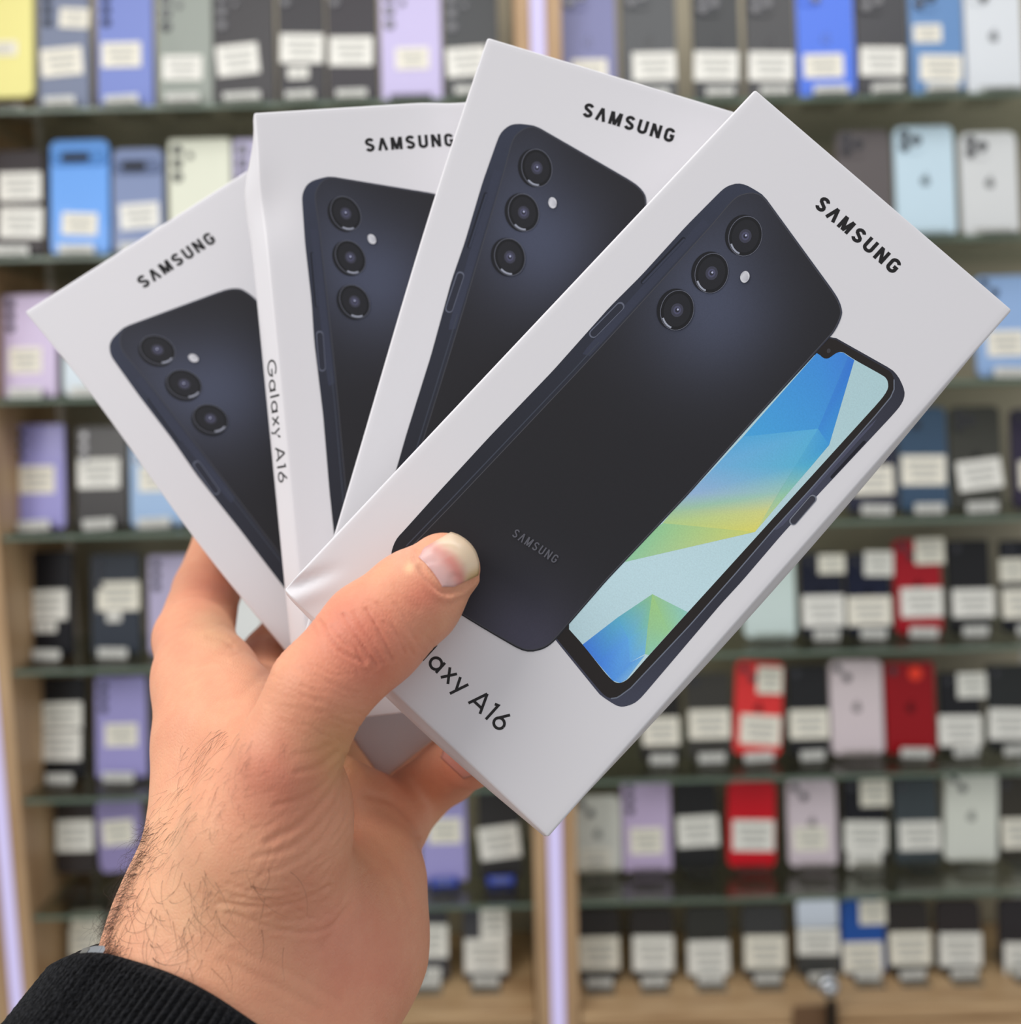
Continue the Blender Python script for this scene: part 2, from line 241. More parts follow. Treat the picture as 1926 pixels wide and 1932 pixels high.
for b in 'AB':                                       # wooden base units under the lowest row
    x0, x1, nm = BAYS[b]; z = SHELFZ[(b, 8)] - 0.003
    r = empty('drawer_unit', ((x0 + x1) / 2, YF, z)); tag(r, 'pale oak drawer base under the lowest phones of the %s display bay' % nm, 'drawer unit')
    w = (x1 - x0) / 2 - 0.001
    box_obj('unit_top', (-w, -0.002, -0.018), (w, YB - YF - 0.002, 0), M_WOODH, r, 0.0015)
    bm = bmesh.new(); bm_box(bm, (-w, 0.012, -0.45), (w, YB - YF - 0.002, -0.0185), 0); bm_obj('unit_body', bm, [M_WOODH], r)
    box_obj('drawer_front', (-w + 0.002, -0.006, -0.19), (-0.0015, 0.0115, -0.022), M_WOODH, r, 0.0015)
    box_obj('drawer_front', (0.0015, -0.006, -0.19), (w - 0.002, 0.0115, -0.022), M_WOODH, r, 0.0015)
# the lock with its key on the right base unit
pk = wall(1566, 1868, YF - 0.02)
r = empty('cabinet_lock', (pk.x, YF - 0.006, pk.z - 0.02)); tag(r, 'small chrome cabinet lock with dark key hanging at the right drawer base', 'lock')
bm = bmesh.new(); bm_cyl(bm, (0, -0.0005, 0.02), 0.016, 0.012, n=24, r2=0.013); bm_cyl(bm, (0, -0.0126, 0.02), 0.011, 0.008, n=24, r2=0.007); bm_obj('lock_cylinder', bm, [M_CHROME], r, True)
bm = bmesh.new(); bm_box(bm, (-0.005, -0.018, -0.045), (0.008, -0.012, 0.006), 0, 0.002); bm_obj('key', bm, [M_DARKMETAL], r)
bm = bmesh.new(); bm_box(bm, (-0.05, -0.0035, -0.07), (0.016, -0.0005, -0.012), 0, 0.001); o = bm_obj('lock_plate', bm, [mat('brown_plate', (112, 84, 60), 0.4)], r); o['label'] = 'brown plate under the lock'

# ------------------------------------------------------------------ display phones
M_LENS = mat('camera_glass', (16, 16, 20), 0.12, spec=0.7, coat=0.5)
M_LRING = mat('camera_ring', (70, 70, 78), 0.25, metal=0.8)
M_LABEL = mat('label_paper', (236, 234, 226), 0.7, noise=(40, 0.03))
M_LABELC = mat('label_paper_cream', (238, 233, 218), 0.7, noise=(40, 0.03))
M_TXT = mat('label_print', (176, 176, 170), 0.7)
M_TAG = mat('tag_paper', (222, 222, 216), 0.6, noise=(40, 0.04))
M_BLUEBASE = mat('blue_stand', (40, 74, 190), 0.3)
def phone_mat(rgb):
    return mat('phone_back_%d_%d_%d' % tuple(rgb), rgb, 0.34, spec=0.28, coat=0.08, noise=(9, 0.07))
LEN_MESH = {}
def lens_mesh(r):
    if r not in LEN_MESH:
        bm = bmesh.new(); bm_cyl(bm, (0, 0, 0), r, 0.0016, n=20, mi=1); bm_cyl(bm, (0, -0.0017, 0), r * 0.78, 0.0004, n=20, mi=0)
        me = bpy.data.meshes.new('camera_lens'); bm.to_mesh(me); bm.free(); me.materials.append(M_LENS); me.materials.append(M_LRING); LEN_MESH[r] = me
    return LEN_MESH[r]
def apple_outline(s):
    P = []
    for i in range(24):
        t = 2 * math.pi * i / 24; x = math.sin(t); y = math.cos(t)
        rr = 1 - 0.16 * math.exp(-((t if t < math.pi else t - 2 * math.pi) / 0.35) ** 2) - 0.07 * math.exp(-((t - math.pi) / 0.3) ** 2) - 0.28 * math.exp(-((t - 1.45) / 0.33) ** 2)
        P.append((x * rr * s * 0.92, y * rr * s))
    return P
def display_phone(name, label, group, x, z, Y, w, h, rgb, cam_kind, stickers, tilt=0.0, lean=9.0, tagw=True, corner=None, apple=False, tag_blue=False, stand_label='', extras=()):
    root = empty(name, (x, Y, z)); root.rotation_euler = (math.radians(-lean), math.radians(tilt), 0)
    tag(root, label, 'phone', group)
    D = 0.008; m = phone_mat(rgb)
    r = corner if corner is not None else (0.011 if cam_kind in ('sq', 'duo', 'visor', 'none') else 0.005)
    bm = bmesh.new(); bm_slab(bm, rrect(w, h, r), D, 0.0, 0.0012); bm_obj('body', bm, [m], root, False)
    def lens(lx, lz, lr, y=-0.0001):
        o = link('camera_lens', lens_mesh(lr), root); o.location = (lx, y, lz)
    if cam_kind == 'tri':
        for i in range(3): lens(-w / 2 + 0.0125, h - 0.016 - i * 0.0185, 0.0068)
        lens(-w / 2 + 0.030, h - 0.024, 0.0042)
    elif cam_kind == 'trio':
        for i in range(3): lens(-w / 2 + 0.0125, h - 0.014 - i * 0.0165, 0.0058)
    elif cam_kind in ('sq', 'duo'):
        s = 0.034 if cam_kind == 'sq' else 0.029
        bm = bmesh.new(); P = [(px - w / 2 + 0.004 + s / 2, pz + h - 0.004 - s) for px, pz in rrect(s, s, 0.008)]
        bm_slab(bm, P, -0.0001, -0.0018, 0.0005); bm_obj('camera_bump', bm, [m], root)
        cx, cz = -w / 2 + 0.004 + s / 2, h - 0.004 - s / 2; q = s * 0.23
        pts = ((-q, q), (-q, -q), (q, 0)) if cam_kind == 'sq' else ((-q, q), (q, -q))
        for a, c in pts: lens(cx + a, cz + c, s * 0.2, -0.0019)
    elif cam_kind == 'visor':
        bm = bmesh.new(); P = [(px, pz + h - 0.036) for px, pz in rrect(w * 0.98, 0.021, 0.009)]
        bm_slab(bm, P, -0.0001, -0.0026, 0.0008); bm_obj('camera_bar', bm, [mat('polished_bar_%d_%d_%d' % tuple(rgb), rgb, 0.1, metal=0.7)], root)
        bm = bmesh.new(); P = [(px - 0.004, pz + h - 0.0325) for px, pz in rrect(w * 0.5, 0.013, 0.0063)]
        bm_slab(bm, P, -0.0027, -0.0033, 0.0003); bm_obj('camera_window', bm, [M_LENS], root)
    elif cam_kind == 'one':
        lens(-w / 2 + 0.012, h - 0.012, 0.006)
    if apple:
        bm = bmesh.new(); P = [(a, c + h * 0.5) for a, c in apple_outline(0.0072)]
        bm_slab(bm, P, -0.0001, -0.0005, 0.0001)
        P = [(0.0012 + a * 0.3 + c * 0.15, h * 0.5 + 0.0093 + c * 0.35 + a * 0.15) for a, c in apple_outline(0.0066)]
        bm_slab(bm, P, -0.0001, -0.0005, 0.0001)
        dk = tuple(int(v * 0.62) for v in rgb)
        bm_obj('emblem', bm, [mat('emblem_%d_%d_%d' % dk, dk, 0.15, metal=0.5)], root)
    for st in stickers:                                 # (centre x mm from middle, centre height fraction, w, h mm, tilt, cream)
        sx, sf, sw, sh, sa, cream = st
        bm = bmesh.new()
        bm_box(bm, (-sw / 2, -0.0007, -sh / 2), (sw / 2, -0.0002, sh / 2), 0)
        for k in range(3):
            zz = sh / 2 - sh * (0.26 + 0.24 * k)
            bm_box(bm, (-sw * (0.36 - 0.05 * k), -0.0009, zz - sh * 0.05), (sw * (0.36 - 0.03 * k), -0.0008, zz + sh * 0.05), 1)
        o = bm_obj('price_label', bm, [M_LABELC if cream else M_LABEL, M_TXT], root)
        dz = -0.0034 if (cam_kind in ('sq', 'duo', 'visor') and sf > 0.75) else -0.0003
        o.location = (sx, dz if sf <= 0.75 else min(dz, -0.0024), sf * h); o.rotation_euler = (0, math.radians(sa), 0)
    # the stand
    st = empty('phone_stand', (x, Y, SHELFZ_cur)); tag(st, stand_label, 'phone stand', 'clear stands under the display phones')
    hz = max(0.0, z - SHELFZ_cur)
    bm = bmesh.new()
    bm_box(bm, (-w * 0.34, -0.030, 0.0002), (w * 0.34, 0.055, 0.0024), 0, 0.0006)
    bm_box(bm, (-w * 0.34, -0.0055, 0.0025), (w * 0.34, -0.003, 0.012), 0, 0.0006)
    bm_box(bm, (-w * 0.3, 0.040, 0.0025), (w * 0.3, 0.043, h * 0.55), 0, 0.0006)
    bm_obj('easel', bm, [M_ACRY], st)
    if tagw:
        bm = bmesh.new(); tw = w * 0.3
        bm_box(bm, (-tw, -0.0125, 0.0026), (tw, -0.0115, 0.0026 + 0.014), 0, 0.0003)
        for k in range(2): bm_box(bm, (-tw * 0.7, -0.0130, 0.007 + 0.005 * k), (tw * 0.7, -0.0126, 0.0085 + 0.005 * k), 1)
        o = bm_obj('price_tag', bm, [M_BLUEBASE if tag_blue else M_TAG, M_TXT], st); o.rotation_euler = (0, math.radians(random.uniform(-3, 3)), 0)
    return root
YEL, SLA, PER, SAG, CHA, DRK, LAV = (236, 228, 150), (126, 134, 156), (128, 142, 204), (150, 156, 148), (62, 60, 62), (50, 48, 52), (196, 186, 224)
SKY, CRM, LIL, PUR, LBL, BLK, WHT, NAV = (108, 164, 236), (222, 224, 206), (204, 188, 218), (160, 156, 214), (160, 188, 222), (26, 26, 30), (218, 222, 226), (22, 26, 44)
# (bay, row, left, right, top, foot or None, colour name, colour, camera, labels [(x0,y0,x1,y1,tilt,cream)], tilt, tag, emblem)
PHONES = [
 ('A', 1, -52, 60, -62, 184, 'pale yellow', YEL, 'sq', [(-30, 78, 34, 106, 0, 1)], 0, 0, 0),
 ('A', 1, 72, 166, -22, None, 'slate grey', SLA, 'trio', [(112, 16, 170, 54, 4, 1), (76, 90, 158, 144, -4, 1)], 0, 1, 0),
 ('A', 1, 183, 287, -22, None, 'periwinkle blue', PER, 'trio', [(191, 80, 268, 128, 0, 1)], 0, 1, 0),
 ('A', 1, 296, 400, -22, None, 'sage grey', SAG, 'tri', [(306, 105, 383, 152, 1, 0)], 0, 1, 0),
 ('A', 1, 402, 517, -24, None, 'charcoal', CHA, 'tri', [(408, 84, 490, 143, -5, 0)], 0, 1, 0),
 ('A', 1, 524, 613, -10, None, 'near black', DRK, 'one', [(528, 65, 612, 121, 2, 0), (543, 127, 583, 150, 0, 0)], 0, 1, 0),
 ('A', 1, 617, 712, -10, None, 'black', (48, 44, 50), 'one', [(621, 70, 705, 126, 1, 0)], 0, 1, 0),
 ('A', 1, 718, 832, -26, 191, 'lavender', LAV, 'tri', [(746, 90, 810, 132, 0, 1)], 0, 0, 0),
 ('A', 1, 836, 940, -20, None, 'graphite', (60, 62, 64), 'tri', [(842, 90, 920, 146, -3, 0)], 0, 1, 0),
 ('A', 2, -22, 82, 285, None, 'dark brown grey', (56, 50, 52), 'none', [(-2, 326, 82, 380, 0, 0), (-2, 392, 84, 450, 2, 0)], 0, 1, 0),
 ('A', 2, 94, 205, 264, None, 'bright sky blue', SKY, 'visor', [(116, 402, 186, 444, 3, 1)], 0, 1, 0),
 ('A', 2, 213, 308, 281, None, 'grey blue', (128, 142, 178), 'visor', [(226, 384, 303, 432, -3, 0)], 0, 1, 0),
 ('A', 2, 318, 436, 262, None, 'cream white', CRM, 'tri', [], 0, 0, 0),
 ('A', 2, 441, 545, 262, None, 'pale violet', (190, 184, 214), 'tri', [], 0, 0, 0),
 ('A', 3, 4, 106, 556, None, 'lilac', LIL, 'trio', [(16, 656, 82, 704, 0, 1)], 0, 1, 0),
 ('A', 3, 118, 220, 556, None, 'icy white', (206, 218, 226), 'sq', [], 0, 1, 0),
 ('A', 4, 21, 121, 800, None, 'light violet', PUR, 'trio', [(36, 880, 106, 930, 0, 1)], 0, 1, 0),
 ('A', 4, 144, 240, 804, None, 'dark grey', (66, 64, 64), 'trio', [(146, 866, 229, 920, 0, 0)], 0, 1, 0),
 ('A', 4, 246, 346, 806, None, 'light blue', LBL, 'trio', [(262, 880, 330, 926, 0, 1)], 0, 1, 0),
 ('A', 5, 50, 136, 1040, None, 'glossy black', (20, 20, 26), 'one', [(48, 1114, 130, 1168, 0, 0), (66, 1174, 108, 1192, 0, 0)], 0, 1, 0),
 ('A', 5, 172, 263, 1044, None, 'dark slate', (52, 58, 68), 'trio', [(183, 1098, 266, 1150, 0, 1), (202, 1154, 230, 1172, 0, 0)], 0, 1, 0),
 ('A', 5, 280, 376, 1046, None, 'soft lavender', (184, 176, 206), 'trio', [], 0, 0, 0),
 ('A', 5, 398, 496, 1050, None, 'milk white', (226, 228, 226), 'duo', [], 0, 0, 0),
 ('A', 6, 76, 160, 1278, None, 'black', (28, 28, 30), 'one', [(72, 1326, 158, 1372, 0, 0), (72, 1380, 156, 1432, 1, 0)], 0, 1, 0),
 ('A', 6, 180, 276, 1276, None, 'violet', (160, 154, 208), 'trio', [(198, 1366, 262, 1406, 0, 1)], 0, 1, 0),
 ('A', 7, 106, 182, 1524, 1648, 'dark brown', (50, 44, 42), 'none', [(108, 1546, 182, 1600, 0, 0)], 0, 0, 0),
 ('A', 7, 190, 276, 1510, 1648, 'dusky violet', (148, 138, 184), 'none', [(200, 1545, 262, 1588, 0, 1)], 4, 0, 0),
 ('A', 7, 794, 880, 1486, None, 'violet', (164, 158, 212), 'trio', [(808, 1544, 871, 1588, 0, 1)], 0, 2, 0),
 ('A', 7, 902, 984, 1480, None, 'black', (48, 46, 46), 'none', [(903, 1560, 981, 1616, -6, 0)], 0, 2, 0),
 ('A', 8, 128, 206, 1690, None, 'dim grey', (70, 66, 60), 'none', [(136, 1716, 196, 1744, 0, 1), (130, 1752, 196, 1802, 0, 1)], 0, 1, 0),
 ('A', 8, 768, 846, 1712, None, 'charcoal', (66, 66, 70), 'none', [(768, 1744, 846, 1800, 1, 0), (800, 1826, 832, 1852, 0, 0)], 0, 1, 0),
 ('A', 8, 874, 956, 1706, None, 'dark grey', (70, 70, 74), 'one', [(906, 1708, 957, 1764, 0, 0), (876, 1772, 957, 1830, 1, 0)], 0, 1, 0),
 ('B', 1, 1058, 1162, -34, None, 'purple slate', (122, 124, 166), 'sq', [(1078, 112, 1146, 152, 0, 1)], 0, 1, 1),
 ('B', 1, 1174, 1276, -34, None, 'dark grey', (78, 80, 82), 'sq', [(1193, 98, 1275, 153, 0, 0)], 0, 1, 1),
 ('B', 1, 1308, 1396, -20, None, 'black', (56, 58, 60), 'sq', [(1309, 97, 1392, 154, 2, 0)], 0, 1, 1),
 ('B', 1, 1408, 1500, -20, None, 'graphite', (66, 66, 68), 'sq', [(1412, 98, 1495, 154, 2, 0)], 0, 1, 1),
 ('B', 1, 1505, 1612, -34, None, 'vivid blue', (76, 118, 226), 'duo', [(1516, 102, 1590, 148, 0, 1)], 0, 1, 1),
 ('B', 1, 1616, 1712, -24, None, 'charcoal', (60, 60, 64), 'sq', [(1622, 89, 1703, 145, 2, 0)], 0, 1, 1),
 ('B', 1, 1717, 1817, -30, None, 'steel blue', (104, 142, 190), 'sq', [(1722, 47, 1774, 82, 0, 1), (1735, 104, 1813, 154, 2, 1)], 0, 1, 0),
 ('B', 1, 1822, 1928, -36, 180, 'silver white', WHT, 'duo', [], 0, 0, 1),
 ('B', 2, 1580, 1682, 246, None, 'brown grey', (96, 90, 90), 'sq', [], 0, 1, 0),
 ('B', 2, 1690, 1802, 238, None, 'pale ice blue', (196, 218, 230), 'sq', [], 0, 0, 1),
 ('B', 2, 1814, 1920, 250, None, 'off white', (212, 214, 214), 'sq', [], 0, 0, 1),
 ('B', 3, 1842, 1946, 520, None, 'powder blue', (148, 178, 220), 'duo', [(1862, 624, 1930, 672, 0, 1)], 0, 1, 0),
 ('B', 4, 1596, 1692, 770, None, 'dark navy', (48, 50, 66), 'duo', [(1608, 880, 1684, 932, 0, 1)], 0, 1, 0),
 ('B', 4, 1697, 1788, 768, None, 'teal navy', (62, 84, 108), 'duo', [(1700, 860, 1782, 914, 1, 1)], 0, 1, 1),
 ('B', 4, 1794, 1890, 766, None, 'dark olive grey', (66, 66, 60), 'sq', [(1806, 868, 1888, 922, -6, 0)], 0, 1, 1),
 ('B', 4, 1910, 2004, 770, None, 'dark purple', (52, 46, 66), 'duo', [(1922, 870, 1990, 920, 0, 1)], 0, 1, 0),
 ('B', 5, 1402, 1500, 1010, 1208, 'mint white', (206, 222, 218), 'duo', [], 0, 0, 0),
 ('B', 5, 1511, 1590, 1042, None, 'midnight', NAV, 'duo', [(1540, 1046, 1589, 1080, 0, 1), (1513, 1124, 1591, 1180, 0, 0)], 0, 1, 1),
 ('B', 5, 1598, 1678, 1042, None, 'midnight blue', (18, 24, 48), 'duo', [(1626, 1040, 1679, 1084, 2, 0), (1598, 1126, 1679, 1178, 0, 1)], 0, 1, 1),
 ('B', 5, 1688, 1776, 1016, None, 'deep red', (164, 20, 34), 'duo', [(1722, 1016, 1776, 1062, 0, 1), (1699, 1110, 1776, 1162, 0, 0)], 0, 1, 1),
 ('B', 5, 1790, 1868, 1018, None, 'black', (30, 30, 32), 'one', [(1796, 1112, 1873, 1162, 0, 0)], 0, 1, 0),
 ('B', 5, 1890, 1972, 1018, None, 'black blue', (28, 30, 38), 'one', [(1884, 1054, 1930, 1096, 0, 1), (1890, 1112, 1966, 1164, 0, 1)], 0, 1, 0),
 ('B', 6, 1206, 1284, 1268, None, 'black', (36, 34, 32), 'one', [(1212, 1354, 1281, 1404, 0, 1)], 0, 1, 0),
 ('B', 6, 1296, 1378, 1268, None, 'dark grey', (62, 60, 56), 'one', [(1299, 1340, 1376, 1391, 0, 1)], 0, 1, 0),
 ('B', 6, 1380, 1470, 1250, None, 'bright red', (226, 56, 56), 'duo', [(1416, 1256, 1463, 1304, 0, 1), (1392, 1350, 1468, 1402, 1, 1)], -4, 1, 1),
 ('B', 6, 1488, 1562, 1254, None, 'black', (34, 34, 36), 'one', [(1489, 1340, 1562, 1391, 0, 1)], 0, 1, 0),
 ('B', 6, 1567, 1666, 1244, None, 'pinkish white', (218, 204, 208), 'duo', [], 0, 0, 1),
 ('B', 6, 1671, 1764, 1248, None, 'glossy dark red', (150, 8, 20), 'one', [], 0, 1, 1),
 ('B', 6, 1774, 1850, 1266, None, 'black', (26, 26, 30), 'one', [(1801, 1268, 1854, 1312, 0, 0), (1770, 1350, 1849, 1404, 1, 0)], 0, 1, 0),
 ('B', 6, 1864, 1958, 1252, None, 'near black', (40, 42, 42), 'one', [(1864, 1338, 1940, 1392, 2, 0)], 0, 1, 0),
 ('B', 7, 1084, 1172, 1498, 1684, 'off white', (214, 214, 206), 'duo', [(1094, 1600, 1154, 1640, 0, 1)], 0, 0, 1),
 ('B', 7, 1174, 1266, 1468, 1654, 'pale lilac', (194, 176, 210), 'trio', [(1188, 1562, 1250, 1608, 0, 1)], 0, 0, 0),
 ('B', 7, 1274, 1354, 1474, None, 'black', (32, 32, 32), 'none', [(1277, 1540, 1354, 1593, -2, 0)], 0, 0, 0),
 ('B', 7, 1370, 1460, 1474, None, 'red', (204, 14, 32), 'none', [(1379, 1548, 1457, 1601, 0, 0)], -2, 0, 1),
 ('B', 7, 1486, 1578, 1468, None, 'pink white', (214, 200, 208), 'duo', [(1496, 1560, 1560, 1602, 0, 1)], 0, 0, 1),
 ('B', 7, 1592, 1672, 1466, None, 'black', (20, 20, 26), 'one', [(1620, 1470, 1673, 1516, 0, 1), (1592, 1550, 1671, 1602, 2, 0), (1598, 1606, 1662, 1634, 1, 0)], 0, 0, 0),
 ('B', 7, 1688, 1770, 1466, None, 'dark slate', (62, 70, 74), 'one', [(1695, 1550, 1772, 1600, 0, 0)], 0, 0, 0),
 ('B', 7, 1778, 1878, 1456, None, 'white', (222, 224, 214), 'duo', [], -3, 0, 1),
 ('B', 7, 1884, 1966, 1462, None, 'dark brown grey', (58, 54, 46), 'one', [(1888, 1544, 1962, 1596, 0, 1)], 0, 0, 0),
 ('B', 8, 1086, 1168, 1714, None, 'black', (46, 42, 40), 'none', [(1092, 1768, 1168, 1824, 0, 1)], 0, 1, 1),
 ('B', 8, 1190, 1270, 1714, None, 'black', (46, 42, 40), 'none', [(1193, 1766, 1270, 1826, 1, 0)], 0, 1, 1),
 ('B', 8, 1294, 1376, 1714, None, 'dark grey', (52, 52, 48), 'none', [(1297, 1776, 1375, 1834, 0, 0)], 0, 1, 1),
 ('B', 8, 1400, 1482, 1728, None, 'grey black', (62, 62, 62), 'none', [(1403, 1764, 1480, 1820, 1, 1)], 0, 1, 1),
 ('B', 8, 1502, 1582, 1690, None, 'half mirrored', (70, 70, 68), 'mirror', [(1503, 1752, 1580, 1796, 1, 0)], 0, 1, 0),
 ('B', 8, 1588, 1668, 1694, None, 'royal blue', (36, 84, 164), 'none', [(1617, 1696, 1666, 1736, 0, 1), (1589, 1778, 1663, 1830, 0, 1)], 0, 1, 0),
 ('B', 8, 1672, 1752, 1700, None, 'dark brown', (48, 44, 42), 'none', [(1676, 1758, 1753, 1814, 0, 1)], 0, 1, 0),
 ('B', 8, 1766, 1850, 1700, None, 'dark brown', (48, 42, 42), 'none', [(1770, 1760, 1848, 1816, 1, 0)], 0, 1, 1),
 ('B', 8, 1884, 1968, 1714, None, 'dark brown', (46, 42, 44), 'none', [(1892, 1778, 1966, 1832, 2, 0)], 0, 1, 0),
]
NUM = ['', 'leftmost', 'second from left', 'third from left', 'fourth from left', 'fifth from left', 'sixth from left', 'seventh from left', 'eighth from left', 'ninth from left']
random.seed(4)
_cnt = {}
for (b, r, xl, xr, yt, yb, cname, rgb, ck, sts, tilt, tg, ap) in PHONES:
    k = (b, r); _cnt[k] = _cnt.get(k, 0) + 1
    tot = sum(1 for p in PHONES if p[:2] == k)
    ordn = 'rightmost' if _cnt[k] == tot else NUM[_cnt[k]]
    Yp = ROWS[k][2]; SHELFZ_cur = SHELFZ[k] - 0.0029
    lean = 8.0; xc = (xl + xr) / 2
    zb = SHELFZ[k] + 0.0005
    if yb: zb = max(zb, wall(xc, yb, Yp).z)
    zt = wall(xc, yt, Yp + 0.024).z; ym = (yt + (yb or ROWS[k][1])) / 2
    h = (zt - zb) / math.cos(math.radians(lean)); h = min(max(h, 0.11), 0.172)
    zb += abs(math.sin(math.radians(tilt))) * 0.042
    w = wall(xr, ym, Yp + 0.01).x - wall(xl, ym, Yp + 0.01).x
    xw = wall(xc, ym, Yp + 0.01).x
    S = []
    for (x0, y0, x1, y1, a, cr) in sts:
        dY = 0.024 * ((yb or ROWS[k][1]) - (y0 + y1) / 2) / max(1.0, (yb or ROWS[k][1]) - yt)
        p = wall((x0 + x1) / 2, (y0 + y1) / 2, Yp + dY); q0 = wall(x0, y0, Yp + dY); q1 = wall(x1, y1, Yp + dY)
        S.append((p.x - xw, (p.z - zb) / (h * math.cos(math.radians(lean))), q1.x - q0.x, q0.z - q1.z, a, cr))
    nl = len(sts)
    sp = ('unlabelled', 'with paper label', 'with two labels', 'with three labels')[nl]
    place = '%s on %s shelf, %s bay' % (ordn, ORD[r], BAYS[b][2])
    lab = ('unlabelled %s phone, %s' % (cname, place)) if nl == 0 else '%s phone %s, %s' % (cname, sp, place)
    o = display_phone('display_phone', lab, 'phones on the %s shelf of the %s bay' % (ORD[r], BAYS[b][2]), xw, zb, Yp, w, h, rgb,
                      'none' if ck == 'mirror' else ck, S, -tilt, lean, tagw=bool(tg), apple=bool(ap), tag_blue=(tg == 2),
                      stand_label='%s stand under %s phone, %s' % ('blue-tagged' if tg == 2 else 'white-tagged' if tg else 'clear untagged', cname, place))
    if ck == 'mirror':
        bm = bmesh.new(); P = [(px, pz + h * 0.62) for px, pz in rrect(w * 0.98, h * 0.36, 0.006)]
        bm_slab(bm, P, -0.0003, -0.0012, 0.0003); q = bm_obj('mirror_panel', bm, [mat('mirror_silver', (225, 232, 240), 0.08, metal=1.0)], o); q['label'] = 'shiny silver panel'
    if cname == 'glossy dark red':
        bm = bmesh.new(); bm_cyl(bm, (w * 0.12, -0.0004, h * 0.88), 0.0105, 0.0006, n=24); q = bm_obj('round_sticker', bm, [mat('orange_red_sticker', (252, 60, 28), 0.35)], o); q['label'] = 'round orange red sticker'
# ------------------------------------------------------------------ the four boxes
BW, BH, BT = 84.0, 170.0, 20.0
M_CARD = mat('white_carton', (219, 217, 221), 0.42, spec=0.4, bump=(900, 0.05, 0.0002))
def ink_material():
    m = bpy.data.materials.new('printed_ink'); m.use_nodes = True; nt = m.node_tree; b = nt.nodes['Principled BSDF']
    a = nt.nodes.new('ShaderNodeAttribute'); a.attribute_name = 'ink'
    tc = nt.nodes.new('ShaderNodeTexCoord'); n = nt.nodes.new('ShaderNodeTexNoise'); n.inputs['Scale'].default_value = 2600; n.inputs['Detail'].default_value = 2
    mr = nt.nodes.new('ShaderNodeMapRange'); mr.inputs['To Min'].default_value = 0.88; mr.inputs['To Max'].default_value = 1.12
    mx = nt.nodes.new('ShaderNodeVectorMath'); mx.operation = 'SCALE'
    nt.links.new(tc.outputs['Object'], n.inputs['Vector']); nt.links.new(n.outputs['Fac'], mr.inputs['Value'])
    nt.links.new(a.outputs['Color'], mx.inputs[0]); nt.links.new(mr.outputs[0], mx.inputs['Scale'])
    nt.links.new(mx.outputs[0], b.inputs['Base Color']); b.inputs['Roughness'].default_value = 0.45; b.inputs['Specular IOR Level'].default_value = 0.3
    return m
M_INK = ink_material()
class Print:
    """flat printed artwork built up in thin layers on the box front (millimetres)"""
    def __init__(s): s.V = []; s.F = []; s.C = []; s.k = 0
    def layer(s): s.k += 1; return 0.02 + 0.006 * s.k
    def poly(s, P, cols, z=None):
        z = s.layer() if z is None else z
        n = len(s.V)
        if not isinstance(cols, list): cols = [cols] * len(P)
        s.V += [(p[0], p[1], z) for p in P]
        area = sum(P[i][0] * P[(i + 1) % len(P)][1] - P[(i + 1) % len(P)][0] * P[i][1] for i in range(len(P)))
        idx = list(range(n, n + len(P)))
        s.F.append(idx if area > 0 else idx[::-1]); s.C.append((cols if area > 0 else cols[::-1]))
    def rings(s, P, fn, centre=None, steps=9):
        """fill an outline with concentric rings so that the printed shade can vary"""
        z = s.layer(); P = np.array(P, float); n = len(P)
        Q = []
        for i in range(n):                                  # densify
            a, b = P[i], P[(i + 1) % n]; m = max(1, int(np.hypot(*(b - a)) / 5))
            for j in range(m): Q.append(a + (b - a) * j / m)
        Q = np.array(Q); n = len(Q); c = Q.mean(0) if centre is None else np.array(centre)
        area = np.sum(Q[:, 0] * np.roll(Q[:, 1], -1) - np.roll(Q[:, 0], -1) * Q[:, 1]); Q = Q if area > 0 else Q[::-1]
        R = [c + (Q - c) * t for t in np.linspace(1, 0.02, steps)]
        base = len(s.V)
        for r in R: s.V += [(p[0], p[1], z) for p in r]
        col = [[fn(p) for p in r] for r in R]
        for k in range(steps - 1):
            for i in range(n):
                j = (i + 1) % n
                s.F.append([base + k * n + i, base + k * n + j, base + (k + 1) * n + j, base + (k + 1) * n + i])
                s.C.append([col[k][i], col[k][j], col[k + 1][j], col[k + 1][i]])
        s.F.append([base + (steps - 1) * n + i for i in range(n)]); s.C.append(col[-1])
    def stroke(s, P, w, col, closed=False, z=None):
        z = s.layer() if z is None else z
        P = np.array(P, float); n = len(P); L, R = [], []
        for i in range(n):
            a = P[i - 1] if (i > 0 or closed) else P[i]; b = P[(i + 1) % n] if (i < n - 1 or closed) else P[i]
            d1 = P[i] - a; d2 = b - P[i]
            l1, l2 = np.hypot(*d1), np.hypot(*d2)
            u1 = d1 / l1 if l1 > 1e-9 else d2 / l2; u2 = d2 / l2 if l2 > 1e-9 else u1
            n1 = np.array([-u1[1], u1[0]]); n2 = np.array([-u2[1], u2[0]]); m = n1 + n2; m /= np.hypot(*m) + 1e-9
            k = w / 2 / max(0.45, m @ n1)
            L.append(P[i] + m * k); R.append(P[i] - m * k)
        base = len(s.V)
        for i in range(n): s.V += [(*L[i], z), (*R[i], z)]
        for i in range(n if closed else n - 1):
            j = (i + 1) % n
            s.F.append([base + 2 * i + 1, base + 2 * j + 1, base + 2 * j, base + 2 * i]); s.C.append([col] * 4)
    def build(s, name, parent, deform):
        V = [tuple(v / 1000 for v in deform(*p)) for p in s.V]
        me = bpy.data.meshes.new(name); me.from_pydata(V, [], s.F); me.materials.append(M_INK)
        at = me.color_attributes.new('ink', 'FLOAT_COLOR', 'CORNER')
        flat = []
        for c in s.C:
            for q in c: flat += [*[INKGAIN * v for v in lin(q)], 1.0]
        at.data.foreach_set('color', flat)
        o = bpy.data.objects.new(name, me); COL.objects.link(o); o.parent = parent
        return o
INKGAIN = 1.08
